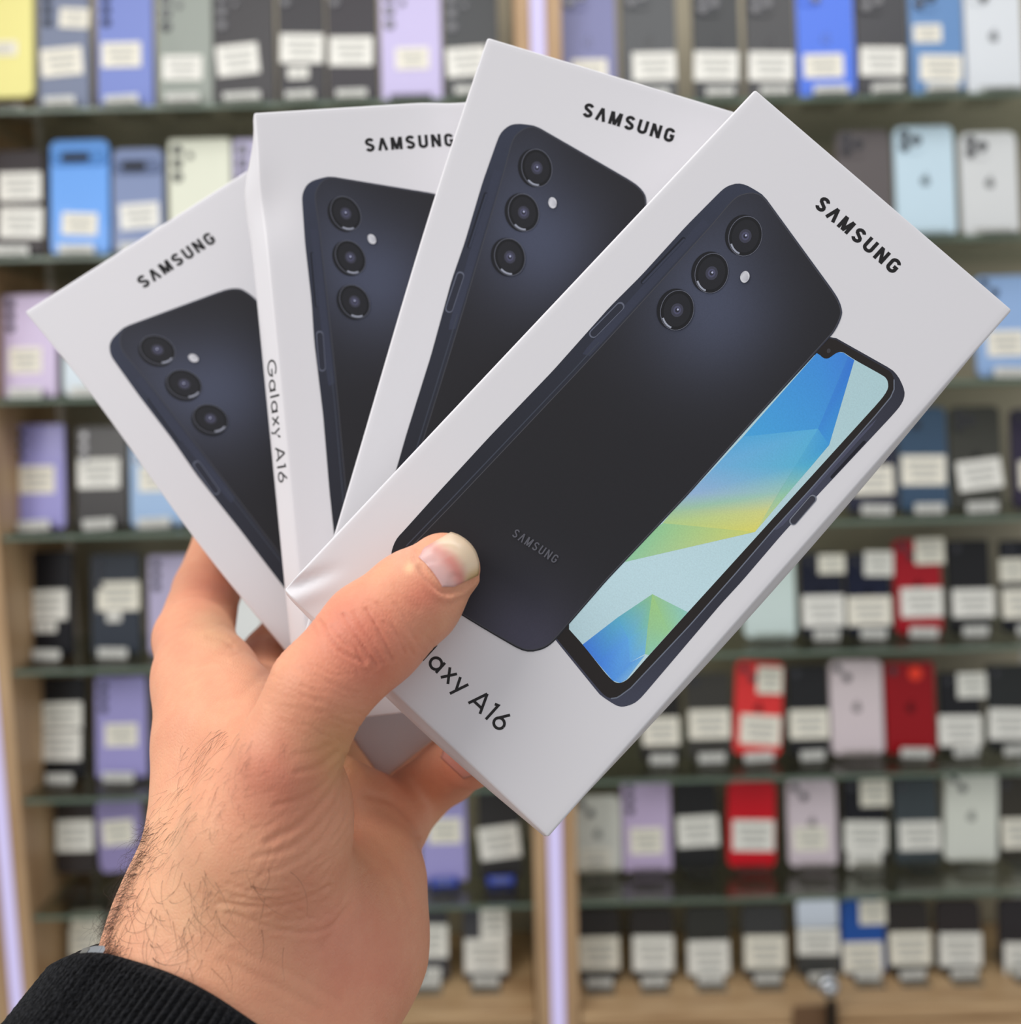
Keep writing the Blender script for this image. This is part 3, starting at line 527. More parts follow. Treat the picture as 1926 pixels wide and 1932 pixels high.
def arc(cx, cy, rx, ry, a0, a1, n=10):
    return [(cx + rx * math.cos(math.radians(a0 + (a1 - a0) * i / n)), cy + ry * math.sin(math.radians(a0 + (a1 - a0) * i / n))) for i in range(n + 1)]
def glyph(ch):
    """strokes of a letter on a cap height of 1: (list of polylines, width)"""
    S = {'S': ([arc(.3, .715, .2, .2, 20, 180, 8) + [(.1, .7), (.14, .6), (.3, .5), (.46, .4), (.5, .3)] + arc(.3, .285, .2, .2, 0, -160, 8)], .6),
         'V^': ([[(.07, 0), (.29, .97)], [(.29, .97), (.53, 0)]], .6),
         'M': ([[(.09, 0), (.09, .98)], [(.12, .97), (.36, .03)], [(.36, .03), (.6, .97)], [(.63, .98), (.63, 0)]], .72),
         'U': ([[(.09, 1), (.09, .3)] + arc(.3, .3, .21, .21, 180, 360, 10) + [(.51, .3), (.51, 1)]], .6),
         'N': ([[(.09, 0), (.09, 1)], [(.11, .95), (.5, .05)], [(.52, 1), (.52, 0)]], .61),
         'G': ([arc(.31, .7, .21, .21, 15, 180, 8) + [(.1, .6), (.1, .3)] + arc(.31, .3, .21, .21, 180, 360, 8) + [(.52, .46), (.34, .46)]], .62)}
    return S[ch]
def thin_glyph(ch):
    S = {'G': ([arc(.5, .5, .43, .43, 38, 325, 22) + [(.9, .46), (.52, .46)]], 1.0),
         'a': ([arc(.32, .34, .27, .29, 0, 360, 22), [(.6, 0), (.6, .68)]], .74),
         'l': ([[(.1, 0), (.1, 1.04)]], .24),
         'x': ([[(.06, 0), (.5, .68)], [(.5, 0), (.06, .68)]], .56),
         'y': ([[(.05, .68), (.3, .06)], [(.54, .68), (.2, -.28)]], .58),
         'A': ([[(.05, 0), (.4, .98)], [(.4, .98), (.76, 0)], [(.18, .26), (.63, .26)]], .8),
         '1': ([[(.06, .86), (.22, .93), (.22, 0)]], .36),
         '6': ([arc(.32, .31, .25, .26, 0, 360, 22), [(.1, .42), (.44, .98)]], .66), ' ': ([], .28)}
    return S[ch]
def write(pr, text, org, ux, uy, w, col, thin=False, length=None):
    G = thin_glyph if thin else glyph
    gl = [G(c) for c in text]
    gap = 0.1 if thin else 0.215
    tot = sum(g[1] for g in gl) + gap * (len(gl) - 1)
    ux = np.array(ux, float); uy = np.array(uy, float); org = np.array(org, float)
    kx = 1.0 if length is None else length / (tot * np.hypot(*ux))
    x = 0; z = pr.layer()
    for P, adv in gl:
        for i, line in enumerate(P):
            pr.stroke([org + ux * kx * (x + a) + uy * b for a, b in line], w, col, z=z + 0.0004 * i)
        x += adv + gap
SAMS = ['S', 'V^', 'M', 'S', 'U', 'N', 'G']
D = DATA
def chaikin(P):
    out = []
    for i in range(len(P)):
        a, b = np.array(P[i]), np.array(P[(i + 1) % len(P)]); L = np.hypot(*(b - a)); t = min(0.25, 1.2 / max(L, 1e-6))
        out += [list(a + (b - a) * t), list(b - (b - a) * t)]
    return out
for _k in ('out', 'back', 'out2', 'bezel', 'screen', 'notch'): D[_k] = chaikin(D[_k])
def mixc(a, b, t):
    t = min(1, max(0, t)); return tuple(a[i] + (b[i] - a[i]) * t for i in range(3))
def art_phone():
    p = Print()
    # phone seen from the front
    def side2(q): return mixc((44, 46, 58), (70, 72, 88), math.exp(-((q[1] - 30) / 26) ** 2) * 0.25)
    p.rings(D['out2'], lambda q: mixc((46, 47, 58), (62, 64, 80), 0.5 + 0.5 * math.sin(q[1] * 0.09)), steps=4)
    p.poly(D['sideband2'], (72, 74, 94))
    p.poly(D['bezel'], (33, 28, 27))
    p.stroke(D['rimline'], 0.28, (104, 110, 124))
    lo = (186, 214, 222); hi = (172, 202, 208)
    p.rings(D['screen'], lambda q: mixc(lo, hi, (q[1] + 20) / 60.0) if q[1] > -50 else mixc((164, 204, 208), lo, (q[1] + 62) / 12.0), steps=5)
    z = p.layer()
    for P, cc in D['fac']: p.poly(P, [tuple(c) for c in cc], z)
    # keep the dark bezel clean around the notch
    p.poly(D['notch'], (33, 28, 27)); p.poly(D['cam2'], (58, 56, 60))
    for P, c in D['pills'][4:]: p.poly(P, tuple(c))
    # phone seen from the back
    def side(q):
        t = (q[1] + 60) / 120.0
        return mixc((30, 30, 36), (50, 54, 70), t)
    p.rings(D['out'], side, steps=4)
    p.poly(D['sideband'], [mixc((44, 47, 62), (58, 62, 80), 0.5)] * len(D['sideband']))
    def back(q):
        g1 = math.exp(-(((q[0] + 9) / 15) ** 2 + ((q[1] - 34) / 19) ** 2))
        g2 = math.exp(-(((q[0] + 24) / 12) ** 2 + ((q[1] - 46) / 26) ** 2)) * 0.55
        g3 = math.exp(-(((q[0] - 8) / 16) ** 2 + ((q[1] + 56) / 14) ** 2)) * 0.75
        c = mixc((32, 31, 35), (70, 75, 95), min(1, g1 * 0.8 + g2 * 0.9))
        return mixc(c, (80, 78, 98), g3)
    p.rings(D['back'], back, centre=(-9, 8), steps=26)
    p.stroke(D['back'] + D['back'][:1], 0.2, (66, 66, 72))
    p.stroke(D['groove'], 0.3, (58, 62, 74))
    for P, c in D['pills'][:4]: p.poly(P, tuple(c))
    for o, u, v, ex, ey in D['lens']:
        o, u, v, ex, ey = map(np.array, (o, u, v, ex, ey))
        def E(a, b, dx=0, dy=0, n=36, t0=0, t1=360):
            return [o + dx * ex + dy * ey + a * math.cos(math.radians(t0 + (t1 - t0) * i / n)) * u + b * math.sin(math.radians(t0 + (t1 - t0) * i / n)) * v for i in range(n)]
        p.poly(E(39.5, 33, -4.5, -2.5), (44, 46, 58)); p.poly(E(38.5, 32, -6, -2.5), (22, 22, 27)); p.poly(E(38.5, 32, -3, -1.5), (24, 24, 29))
        p.poly(E(38.5, 31.5), (96, 98, 110)); p.poly(E(37.4, 30.4), (20, 20, 24))
        p.stroke(E(34.5, 27.5, n=14, t0=184, t1=236), 3.6 * 0.125, (150, 154, 168))
        p.poly(E(31.5, 25), (31, 31, 36)); p.poly(E(13, 11.5), (58, 58, 72)); p.poly(E(8, 7), (74, 74, 98)); p.poly(E(4.5, 4), (40, 40, 52)); p.poly(E(2, 1.8, 1.2, -1.2), (178, 182, 210))
    p.poly(D['flash'], [mixc((222, 222, 226), (168, 168, 176), 0.5 + 0.5 * math.sin(i)) for i in range(len(D['flash']))])
    bl = D['backlogo']; a, b, t = map(np.array, bl); ux = (b - a) / np.hypot(*(b - a)); 
    write(p, SAMS, a, ux * 2.2, (t - a) * 1.0, 0.34, (84, 84, 92), length=np.hypot(*(b - a)))
    return p
def art_logo():
    p = Print(); write(p, SAMS, (-11.25, 71.65), (3.6, 0), (0, 3.75), 0.9, (24, 22, 24), length=25.8); return p
def art_name():
    p = Print(); write(p, 'Galaxy A16', (-17.2, -74.95), (4.62, 0), (0, 4.62), 0.66, (30, 27, 28), thin=True, length=35.2); return p

def no_def(x, y, z): return (x, y, z)
def make_carton(thick, deform, r=0.7):
    def axis(h, step):
        inner = np.linspace(-(h - r), h - r, max(2, int(2 * (h - r) / step) + 1))
        e = r * np.array([math.cos(math.radians(a)) for a in (67.5, 45, 22.5, 0)])
        return np.concatenate([[-h], -(h - r) - e[::-1][1:][::1] * 0 - r * np.array([.92, .7, .38]), inner, (h - r) + r * np.array([.38, .7, .92]), [h]])
    hx, hy, hz = BW / 2, BH / 2, thick / 2
    X, Y, Z = axis(hx, 1.3), axis(hy, 1.3), axis(hz, 1.6)
    vid = {}; V = []; Fc = []
    def vert(x, y, z):
        k = (round(x, 4), round(y, 4), round(z, 4))
        if k not in vid:
            q = np.array([x, y, z]); inn = np.clip(q, [-hx + r, -hy + r, -hz + r], [hx - r, hy - r, hz - r]); d = q - inn; L = np.linalg.norm(d)
            q = inn + d / L * r if L > 1e-9 else q
            vid[k] = len(V); V.append(q)
        return vid[k]
    def face(A, B, f):
        for i in range(len(A) - 1):
            for j in range(len(B) - 1):
                Fc.append([vert(*f(A[i], B[j])), vert(*f(A[i + 1], B[j])), vert(*f(A[i + 1], B[j + 1])), vert(*f(A[i], B[j + 1]))])
    face(X, Y, lambda a, b: (a, b, hz)); face(Y, X, lambda a, b: (b, a, -hz))
    face(Y, Z, lambda a, b: (hx, a, b)); face(Z, Y, lambda a, b: (-hx, b, a))
    face(Z, X, lambda a, b: (b, hy, a)); face(X, Z, lambda a, b: (a, -hy, b))
    V = [np.array(deform(q[0], q[1], q[2] - hz)) / 1000 for q in V]       # the front face lies at z = 0
    return V, Fc
ART = [None, None, None]
def phone_box(key, label, thick, deform, scale=1.0, side_text=False):
    R, T = DATA['pose'][key]; R = np.array(R); T = np.array(T)
    root = empty('phone_box')
    M = np.eye(4); M[:3, :3] = C2W @ R; M[:3, 3] = np.array(cw(T * scale)); root.matrix_world = Matrix(M.tolist()); root.scale = (scale,) * 3
    tag(root, label, 'box', 'white phone boxes fanned out in the hand')
    V, Fc = make_carton(thick, deform)
    pydata('carton', V, Fc, [M_CARD], root, smooth=True)
    art_phone().build('phone_picture', root, deform)
    art_logo().build('brand_logo', root, deform)
    art_name().build('model_name', root, deform)
    # model name along the left side
    p = Print(); write(p, 'Galaxy A16', (0, 0), (4.6, 0), (0, 4.6), 0.62, (30, 27, 28), thin=True, length=36)
    Vs = []
    for x, y, z in p.V:
        # text runs down the left side, its tops towards the front
        zz = (-(thick * 0.5) + y - 2.0) if not side_text else -4.1 + y * 0.74
        q = np.array(deform(-BW / 2, 16 - x - (22 if not side_text else 1.6), min(zz, -0.7))); q2 = np.array(deform(-BW / 2 + 0.5, 16 - x - (22 if not side_text else 1.6), min(zz, -0.7)))
        Vs.append(tuple((q + (q - q2) / np.linalg.norm(q - q2) * (0.03 + 0.5 * z * 0.3)) / 1000))
    me = bpy.data.meshes.new('side_name'); me.from_pydata(Vs, [], p.F); me.materials.append(M_INK)
    at = me.color_attributes.new('ink', 'FLOAT_COLOR', 'CORNER'); at.data.foreach_set('color', [v for c in p.C for q in c for v in (*lin(q), 1.0)])
    o = bpy.data.objects.new('side_name', me); COL.objects.link(o); o.parent = root
    return root
def sstep(a, b, t):
    t = min(1.0, max(0.0, (t - a) / (b - a))); return t * t * (3 - 2 * t)
def def4(x, y, z):
    # dented lower left corner: a crease runs in from the corner; the ends bulge a little behind the front edge
    d = -z
    dx, dy = x + 42, y + 85
    t = (dx * 6.5 + dy * 13) / 14.53; s_ = (dx * 13 - dy * 6.5) / 14.53
    fz = math.exp(-(d / 7.0) ** 2)
    dent = -1.5 * math.exp(-(s_ / 1.3) ** 2) * sstep(17, 3, t) * sstep(-2, 2, t) + 0.7 * math.exp(-((s_ - 3.2) / 2.2) ** 2) * sstep(15, 2, t) * sstep(-3, 1, t)
    bul = 2.7 * sstep(0, 5.0, d) * (1 - 0.35 * sstep(9, 18, d))
    yy = y - bul * sstep(-70, -85, y) * (0.35 + 0.65 * math.sin(math.pi * min(1, max(0, (x + 42) / 84)))) 
    xx = x + 2.4 * sstep(0, 5.0, d) * sstep(30, 42, x) * (0.12 + 0.88 * math.sin(math.pi * min(1, max(0, (y + 85) / 170))))
    return (xx, yy, z + dent * fz)
def def3(x, y, z):
    # long sides bow slightly
    b = math.sin(math.pi * (y + 85) / 170)
    return (x - 0.9 * b * sstep(-10, -42, x) + 0.4 * math.sin((y + 85) / 28) * sstep(-20, -42, x), y, z)
def def2(x, y, z):
    # crushed left side: the side panel bulges outwards behind the front edge
    d = -z
    L = sstep(-30, -42, x)
    prof = 0.0 if d <= 0 else (5.6 * min(1.0, 0.93 * d / 5.6 if d < 5 else 0.83 + 0.17 * sstep(5, 8, d)) if d < 9 else 5.6 - 1.6 * sstep(9, 18, d))
    top = sstep(85, 63, y)
    dent = -1.3 * math.exp(-((y - 58) / 9) ** 2) * sstep(-30, -42, x) * math.exp(-(d / 4) ** 2)
    # front panel dips towards the crushed right corner
    fold = -1.6 * sstep(0, 12, (x - 14) + (y - 66) * 0.5) * math.exp(-(d / 5) ** 2)
    y = y - 6.5 * sstep(-66, -85, y)
    return (x - prof * L * (0.25 + 0.75 * top) - 0.6 * math.exp(-((y - 62) / 10) ** 2) * L, y, z + dent + fold)
def def1(x, y, z):
    b = 0.7 * math.sin((y + 85) / 170 * math.pi * 3.0) * sstep(-20, -42, x)
    return (x + b, y, z)
phone_box('4', 'frontmost white phone box, fully in view, held under the thumb with a colourful screen picture', 18.5, def4)
phone_box('3', 'second white phone box from the front, its tall top corner rising behind the front box', 18.5, def3)
phone_box('2', 'upright white phone box with crushed left side showing small side lettering', 16.5, def2, side_text=True)
phone_box('1', 'leftmost white phone box, tilted far left at the back of the fan', 18.5, def1, scale=1.085)
# ------------------------------------------------------------------ the hand: one continuous surface grown from smooth limbs (camera-frame millimetres)
VS = 0.55                                                     # grid step
G0 = np.array([-128.0, -10.0, 165.0]); G1 = np.array([8.0, 172.0, 352.0])
NX, NY, NZ = ((G1 - G0) / VS).astype(int) + 1
def limb_field(chain, shape, X, Y, Z):
    out = None
    for (a, b) in zip(chain, chain[1:]):
        pa, pb = px3(*a[:3]), px3(*b[:3]); ra, rb = a[3] * a[2] / F, b[3] * b[2] / F
        ab = pb - pa; L2 = ab @ ab
        ax, ay, az = X - pa[0], Y - pa[1], Z - pa[2]
        t = np.clip((ax * ab[0] + ay * ab[1] + az * ab[2]) / L2, 0, 1)
        t = t.astype(np.float32)
        d = np.sqrt((ax - t * ab[0]) ** 2 + (ay - t * ab[1]) ** 2 + ((az - t * ab[2]) * shape) ** 2) - (ra + (rb - ra) * t)
        out = d if out is None else smin(out, d, 2.0)
    return out
def smin(a, b, k):
    h = np.maximum(k - np.abs(a - b), 0) / k
    return np.minimum(a, b) - h * h * k * 0.25
LIMBS = [  # (points (x, y, depth mm, radius px), depth flattening, blend mm)
 # forearm and wrist
 ([(340, 1760, 226, 104), (235, 1960, 209, 118), (130, 2250, 189, 140)], 1.0, 0),
 ([(640, 1765, 238, 150), (555, 1960, 224, 168), (470, 2250, 202, 180)], 1.0, 16),
 ([(480, 1750, 224, 150), (390, 1960, 208, 160), (300, 2250, 190, 170)], 1.0, 16),
 # palm side of the hand
 ([(345, 1720, 228, 100), (390, 1560, 241, 106), (397, 1400, 254, 104), (386, 1280, 268, 90)], 1.0, 14),
 ([(480, 1700, 244, 120), (500, 1500, 264, 112), (490, 1350, 282, 88)], 1.0, 12),
 ([(600, 1720, 254, 120), (598, 1570, 284, 92), (572, 1440, 316, 66)], 1.0, 12),
 ([(655, 1790, 244, 142), (692, 1655, 254, 106), (722, 1570, 276, 74)], 1.0, 12),
 # thumb
 ([(468, 1690, 224, 150), (506, 1565, 215, 152), (545, 1425, 206, 99), (606, 1298, 205, 95), (704, 1196, 209, 101), (783, 1127, 212, 91), (836, 1075, 214, 71)], 1.0, 15),
 ([(530, 1480, 226, 86), (478, 1380, 240, 70), (446, 1318, 254, 60)], 1.0, 16),
 ([(636, 1486, 258, 62), (702, 1502, 276, 46)], 1.0, 8),
 # index finger, goes behind the leftmost box
 ([(386, 1280, 268, 88), (366, 1205, 292, 73), (390, 1115, 322, 61), (425, 1020, 335, 56), (520, 965, 338, 51), (600, 940, 338, 45)], 1.0, 5),
 # middle, ring
 ([(490, 1350, 284, 82), (518, 1245, 324, 64), (590, 1150, 338, 56), (700, 1085, 339, 52), (790, 1045, 337, 44)], 1.0, 3),
 ([(578, 1500, 312, 70), (690, 1448, 338, 64), (790, 1405, 338, 58), (868, 1384, 334, 48)], 1.0, 3),
 # little finger curled round under the front box
 ([(726, 1568, 278, 72), (790, 1497, 290, 58), (845, 1456, 285, 57), (888, 1432, 270, 53), (908, 1422, 262, 47)], 1.0, 4),
]
FIELD = np.full((NX, NY, NZ), 60.0, np.float32)
_gx = (G0[0] + VS * np.arange(NX)).astype(np.float32); _gy = (G0[1] + VS * np.arange(NY)).astype(np.float32); _gz = (G0[2] + VS * np.arange(NZ)).astype(np.float32)
for chain, shape, k in LIMBS:
    P = np.array([px3(*c[:3]) for c in chain]); Rm = max(c[3] * c[2] / F for c in chain) + 18
    lo = np.clip(((P.min(0) - Rm - G0) / VS).astype(int), 0, [NX, NY, NZ]); hi = np.clip(((P.max(0) + Rm - G0) / VS).astype(int) + 1, 0, [NX, NY, NZ])
    sl = tuple(slice(a, b) for a, b in zip(lo, hi))
    d = limb_field(chain, shape, _gx[sl[0]][:, None, None], _gy[sl[1]][None, :, None], _gz[sl[2]][None, None, :])
    FIELD[sl] = smin(FIELD[sl], d, k) if k > 0 else np.minimum(FIELD[sl], d)
def carve(chain, depth, k):
    """press a soft groove along a chain of (x, y, depth, radius px)"""
    P = np.array([px3(*c[:3]) for c in chain]); Rm = max(c[3] * c[2] / F for c in chain) + 8
    lo = np.clip(((P.min(0) - Rm - G0) / VS).astype(int), 0, [NX, NY, NZ]); hi = np.clip(((P.max(0) + Rm - G0) / VS).astype(int) + 1, 0, [NX, NY, NZ])
    sl = tuple(slice(a, b) for a, b in zip(lo, hi))
    d = limb_field(chain, 1.0, _gx[sl[0]][:, None, None], _gy[sl[1]][None, :, None], _gz[sl[2]][None, None, :])
    FIELD[sl] += depth * np.exp(-(np.maximum(d, 0) / k) ** 2)
FIELD[0] = FIELD[-1] = FIELD[:, 0] = FIELD[:, -1] = 5; FIELD[:, :, 0] = FIELD[:, :, -1] = 5
def surface_nets(Fd, o, h):
    S = Fd < 0
    n = np.array(Fd.shape) - 1
    c = sum(S[i:i + n[0], j:j + n[1], k:k + n[2]].astype(np.int8) for i in (0, 1) for j in (0, 1) for k in (0, 1))
    act = np.argwhere((c > 0) & (c < 8))
    vid = np.full(tuple(n), -1, np.int64); vid[tuple(act.T)] = np.arange(len(act))
    acc = np.zeros((len(act), 3)); cnt = np.zeros(len(act))
    corner = [(i, j, k) for i in (0, 1) for j in (0, 1) for k in (0, 1)]
    vals = {q: Fd[act[:, 0] + q[0], act[:, 1] + q[1], act[:, 2] + q[2]] for q in corner}
    for q in corner:
        for ax in range(3):
            if q[ax] == 0:
                r = list(q); r[ax] = 1; r = tuple(r); a, b = vals[q], vals[r]; m = (a < 0) != (b < 0)
                t = np.where(m, a / np.where(m, a - b, 1), 0)
                p = np.tile(np.array(q, float), (len(act), 1)); p[:, ax] += t
                acc[m] += p[m]; cnt[m] += 1
    V = o + h * (act + acc / cnt[:, None])
    Q = []
    for ax in range(3):
        u, v = (ax + 1) % 3, (ax + 2) % 3
        sl0 = [slice(None)] * 3; sl1 = [slice(None)] * 3; sl0[ax] = slice(0, -1); sl1[ax] = slice(1, None)
        A, B = S[tuple(sl0)], S[tuple(sl1)]
        e = np.argwhere(A != B); e = e[(e[:, u] > 0) & (e[:, v] > 0) & (e[:, u] < n[u]) & (e[:, v] < n[v])]
        fl = A[tuple(e.T)]
        def cell(du, dv):
            c = e.copy(); c[:, u] -= du; c[:, v] -= dv; return vid[tuple(c.T)]
        q = np.stack([cell(1, 1), cell(0, 1), cell(0, 0), cell(1, 0)], 1)
        q[~fl] = q[~fl][:, ::-1]; Q.append(q)
    return V, np.concatenate(Q)
HV, HQ = surface_nets(FIELD, G0, VS)
HQ = HQ[(HQ >= 0).all(1)]
def smooth(V, Q, it, lam=0.5):
    e = np.concatenate([Q[:, [0, 1]], Q[:, [1, 2]], Q[:, [2, 3]], Q[:, [3, 0]]]); deg = np.bincount(e[:, 0], minlength=len(V)) + np.bincount(e[:, 1], minlength=len(V))
    for _ in range(it):
        acc = np.zeros_like(V)
        for a in range(3):
            acc[:, a] = np.bincount(e[:, 0], V[e[:, 1], a], len(V)) + np.bincount(e[:, 1], V[e[:, 0], a], len(V))
        V = V + lam * (acc / deg[:, None] - V)
    return V
HV = smooth(HV, HQ, 14)
def normals(V, Q):
    n = np.cross(V[Q[:, 2]] - V[Q[:, 0]], V[Q[:, 3]] - V[Q[:, 1]]); N = np.zeros_like(V)
    for j in range(4):
        for a in range(3): N[:, a] += np.bincount(Q[:, j], n[:, a], len(V))
    return N / (np.linalg.norm(N, axis=1)[:, None] + 1e-12)
HN = normals(HV, HQ)
if np.mean((HN * (HV - HV.mean(0))).sum(1)) < 0: HQ = HQ[:, ::-1]; HN = -HN
HPX = np.stack([HV[:, 0] / HV[:, 2] * F + CX, HV[:, 1] / HV[:, 2] * F + CY], 1)
FRONT = (HN[:, 2] < 0.15)
def seg_dist(P, line):
    P = np.asarray(P); best = np.full(len(P), 1e9)
    for a, b in zip(line, line[1:]):
        a, b = np.array(a, float), np.array(b, float); ab = b - a
        t = np.clip(((P - a) @ ab) / (ab @ ab), 0, 1); best = np.minimum(best, np.hypot(*(P - a - t[:, None] * ab).T))
    return best
def spline(P, n=8):
    P = [np.array(p, float) for p in P]; P = [2 * P[0] - P[1]] + P + [2 * P[-1] - P[-2]]; out = []
    for i in range(1, len(P) - 2):
        for j in range(n):
            t = j / n; a, b, c, d = P[i - 1:i + 3]
            out.append(0.5 * (2 * b + (c - a) * t + (2 * a - 5 * b + 4 * c - d) * t * t + (3 * b - a - 3 * c + d) * t ** 3))
    return out + [P[-2]]
CREASES = [  # skin folds: photo-space course, depth mm, half-width px
 ([(652, 1428), (638, 1470), (612, 1512), (565, 1555), (505, 1588)], 0.45, 6), ([(655, 1452), (640, 1500), (600, 1560), (545, 1600), (480, 1618)], 0.28, 5),
 ([(640, 1440), (612, 1478), (566, 1508), (520, 1520)], 0.24, 5), ([(636, 1420), (600, 1448), (560, 1458)], 0.26, 5), ([(622, 1405), (590, 1420), (556, 1424)], 0.16, 5),
 ([(640, 1530), (600, 1590), (550, 1630), (490, 1650)], 0.18, 5), ([(655, 1560), (630, 1610), (590, 1650)], 0.14, 5),
 ([(410, 1704), (470, 1710), (530, 1709), (580, 1695), (620, 1672)], 0.34, 4.5), ([(430, 1722), (500, 1746), (570, 1760), (625, 1748), (664, 1705)], 0.36, 4.5),
 ([(440, 1692), (500, 1700), (560, 1690)], 0.22, 4), ([(430, 1668), (490, 1684), (545, 1680)], 0.16, 4), ([(480, 1728), (540, 1738), (600, 1730)], 0.16, 4), ([(400, 1690), (440, 1712), (470, 1740)], 0.15, 4),
 ([(604, 1172), (622, 1205), (650, 1232), (688, 1250)], 0.5, 3.6), ([(690, 1150), (716, 1192), (742, 1246)], 0.4, 3.4), ([(648, 1160), (676, 1206), (712, 1256)], 0.38, 3.4), ([(626, 1182), (652, 1214), (690, 1244)], 0.28, 3.2), ([(712, 1138), (740, 1178), (764, 1232)], 0.26, 3.2), ([(668, 1156), (694, 1200), (724, 1250)], 0.22, 3),
 ([(735, 1128), (762, 1160), (785, 1205)], 0.12, 4), ([(560, 1262), (620, 1290), (680, 1312)], 0.1, 5),
 ([(500, 1270), (468, 1300), (440, 1345)], 0.25, 9), ([(392, 1200), (420, 1205), (440, 1222)], 0.2, 4), ([(376, 1256), (402, 1246), (430, 1250)], 0.2, 4),
 ([(690, 1500), (740, 1512), (775, 1545), (790, 1575)], 0.5, 7), ([(676, 1560), (712, 1582), (750, 1640), (775, 1710)], 0.32, 9), ([(660, 1650), (648, 1720), (610, 1790)], 0.3, 10),
 ([(420, 1812), (520, 1860), (600, 1905)], 0.25, 8), ([(440, 1790), (540, 1830), (640, 1890)], 0.18, 7), ([(330, 1132), (380, 1122), (432, 1140)], 0.3, 6),
 ([(792, 1070), (806, 1094), (836, 1118), (872, 1112)], 0.42, 4), ([(776, 1042), (773, 1060), (792, 1090), (826, 1124), (850, 1130)], -0.3, 6), ([(850, 1128), (880, 1114), (905, 1096)], -0.25, 5), ([(745, 1105), (760, 1130), (790, 1150)], 0.12, 5),
]
_rng = np.random.default_rng(3)
def fine_lines(n, cx, cy, sx, sy, ang, jit, ln, dep, curve):
    for _ in range(n):
        x, y = _rng.normal(cx, sx), _rng.normal(cy, sy); a = math.radians(ang + _rng.normal(0, jit)); L = ln * _rng.uniform(0.5, 1.3); c = curve * _rng.normal(1, 0.4)
        dx, dy = math.cos(a) * L / 2, math.sin(a) * L / 2
        CREASES.append(([(x - dx, y - dy), (x - dy * c, y + dx * c), (x + dx, y + dy)], dep * _rng.uniform(0.5, 1.2), 2.8))
fine_lines(34, 600, 1590, 40, 55, -52, 10, 90, 0.10, 0.12)
fine_lines(30, 500, 1560, 60, 60, -22, 12, 90, 0.07, 0.1)
fine_lines(34, 520, 1720, 70, 30, 4, 14, 80, 0.10, 0.1)
fine_lines(40, 690, 1205, 50, 45, 52, 9, 70, 0.13, -0.1)
fine_lines(40, 605, 1310, 42, 45, 18, 12, 70, 0.12, 0.1)
fine_lines(16, 400, 1230, 35, 25, 0, 20, 50, 0.06, 0.1)
fine_lines(24, 720, 1780, 40, 90, -65, 14, 90, 0.06, 0.1)
disp = np.zeros(len(HV))
vis = np.where(FRONT & (HPX[:, 0] > 150) & (HPX[:, 0] < 960) & (HPX[:, 1] > 980) & (HPX[:, 1] < 2000))[0]
for line, dep, wd in CREASES:
    d = seg_dist(HPX[vis], spline(line, 5)); disp[vis] -= 0.85 * dep * np.exp(-(d / wd) ** 2) - 0.28 * dep * np.exp(-((d - 2.2 * wd) / (1.2 * wd)) ** 2)
# flesh behind the nail stays a little lower than the nail plate
HV = HV + HN * disp[:, None]
HN = normals(HV, HQ)
def field_at(p):
    q = (p - G0) / VS; i = np.clip(q.astype(int), 0, [NX - 2, NY - 2, NZ - 2]); f = q - i; v = 0
    for a in (0, 1):
        for b in (0, 1):
            for c in (0, 1):
                v += (f[0] if a else 1 - f[0]) * (f[1] if b else 1 - f[1]) * (f[2] if c else 1 - f[2]) * FIELD[i[0] + a, i[1] + b, i[2] + c]
    return v
def skin_at(x, y, z0=175.0, z1=345.0):
    """first skin point along the sight line through (x, y) and its outward normal"""
    d = np.array([(x - CX) / F, (y - CY) / F, 1.0]); z = z0
    while z < z1:
        v = field_at(d * z)
        if v < 0.05: break
        z += max(0.2, v * 0.7)
    else: return None
    p = d * z; g = np.array([field_at(p + e) - field_at(p - e) for e in np.eye(3) * 0.8]); return p, g / (np.linalg.norm(g) + 1e-9)

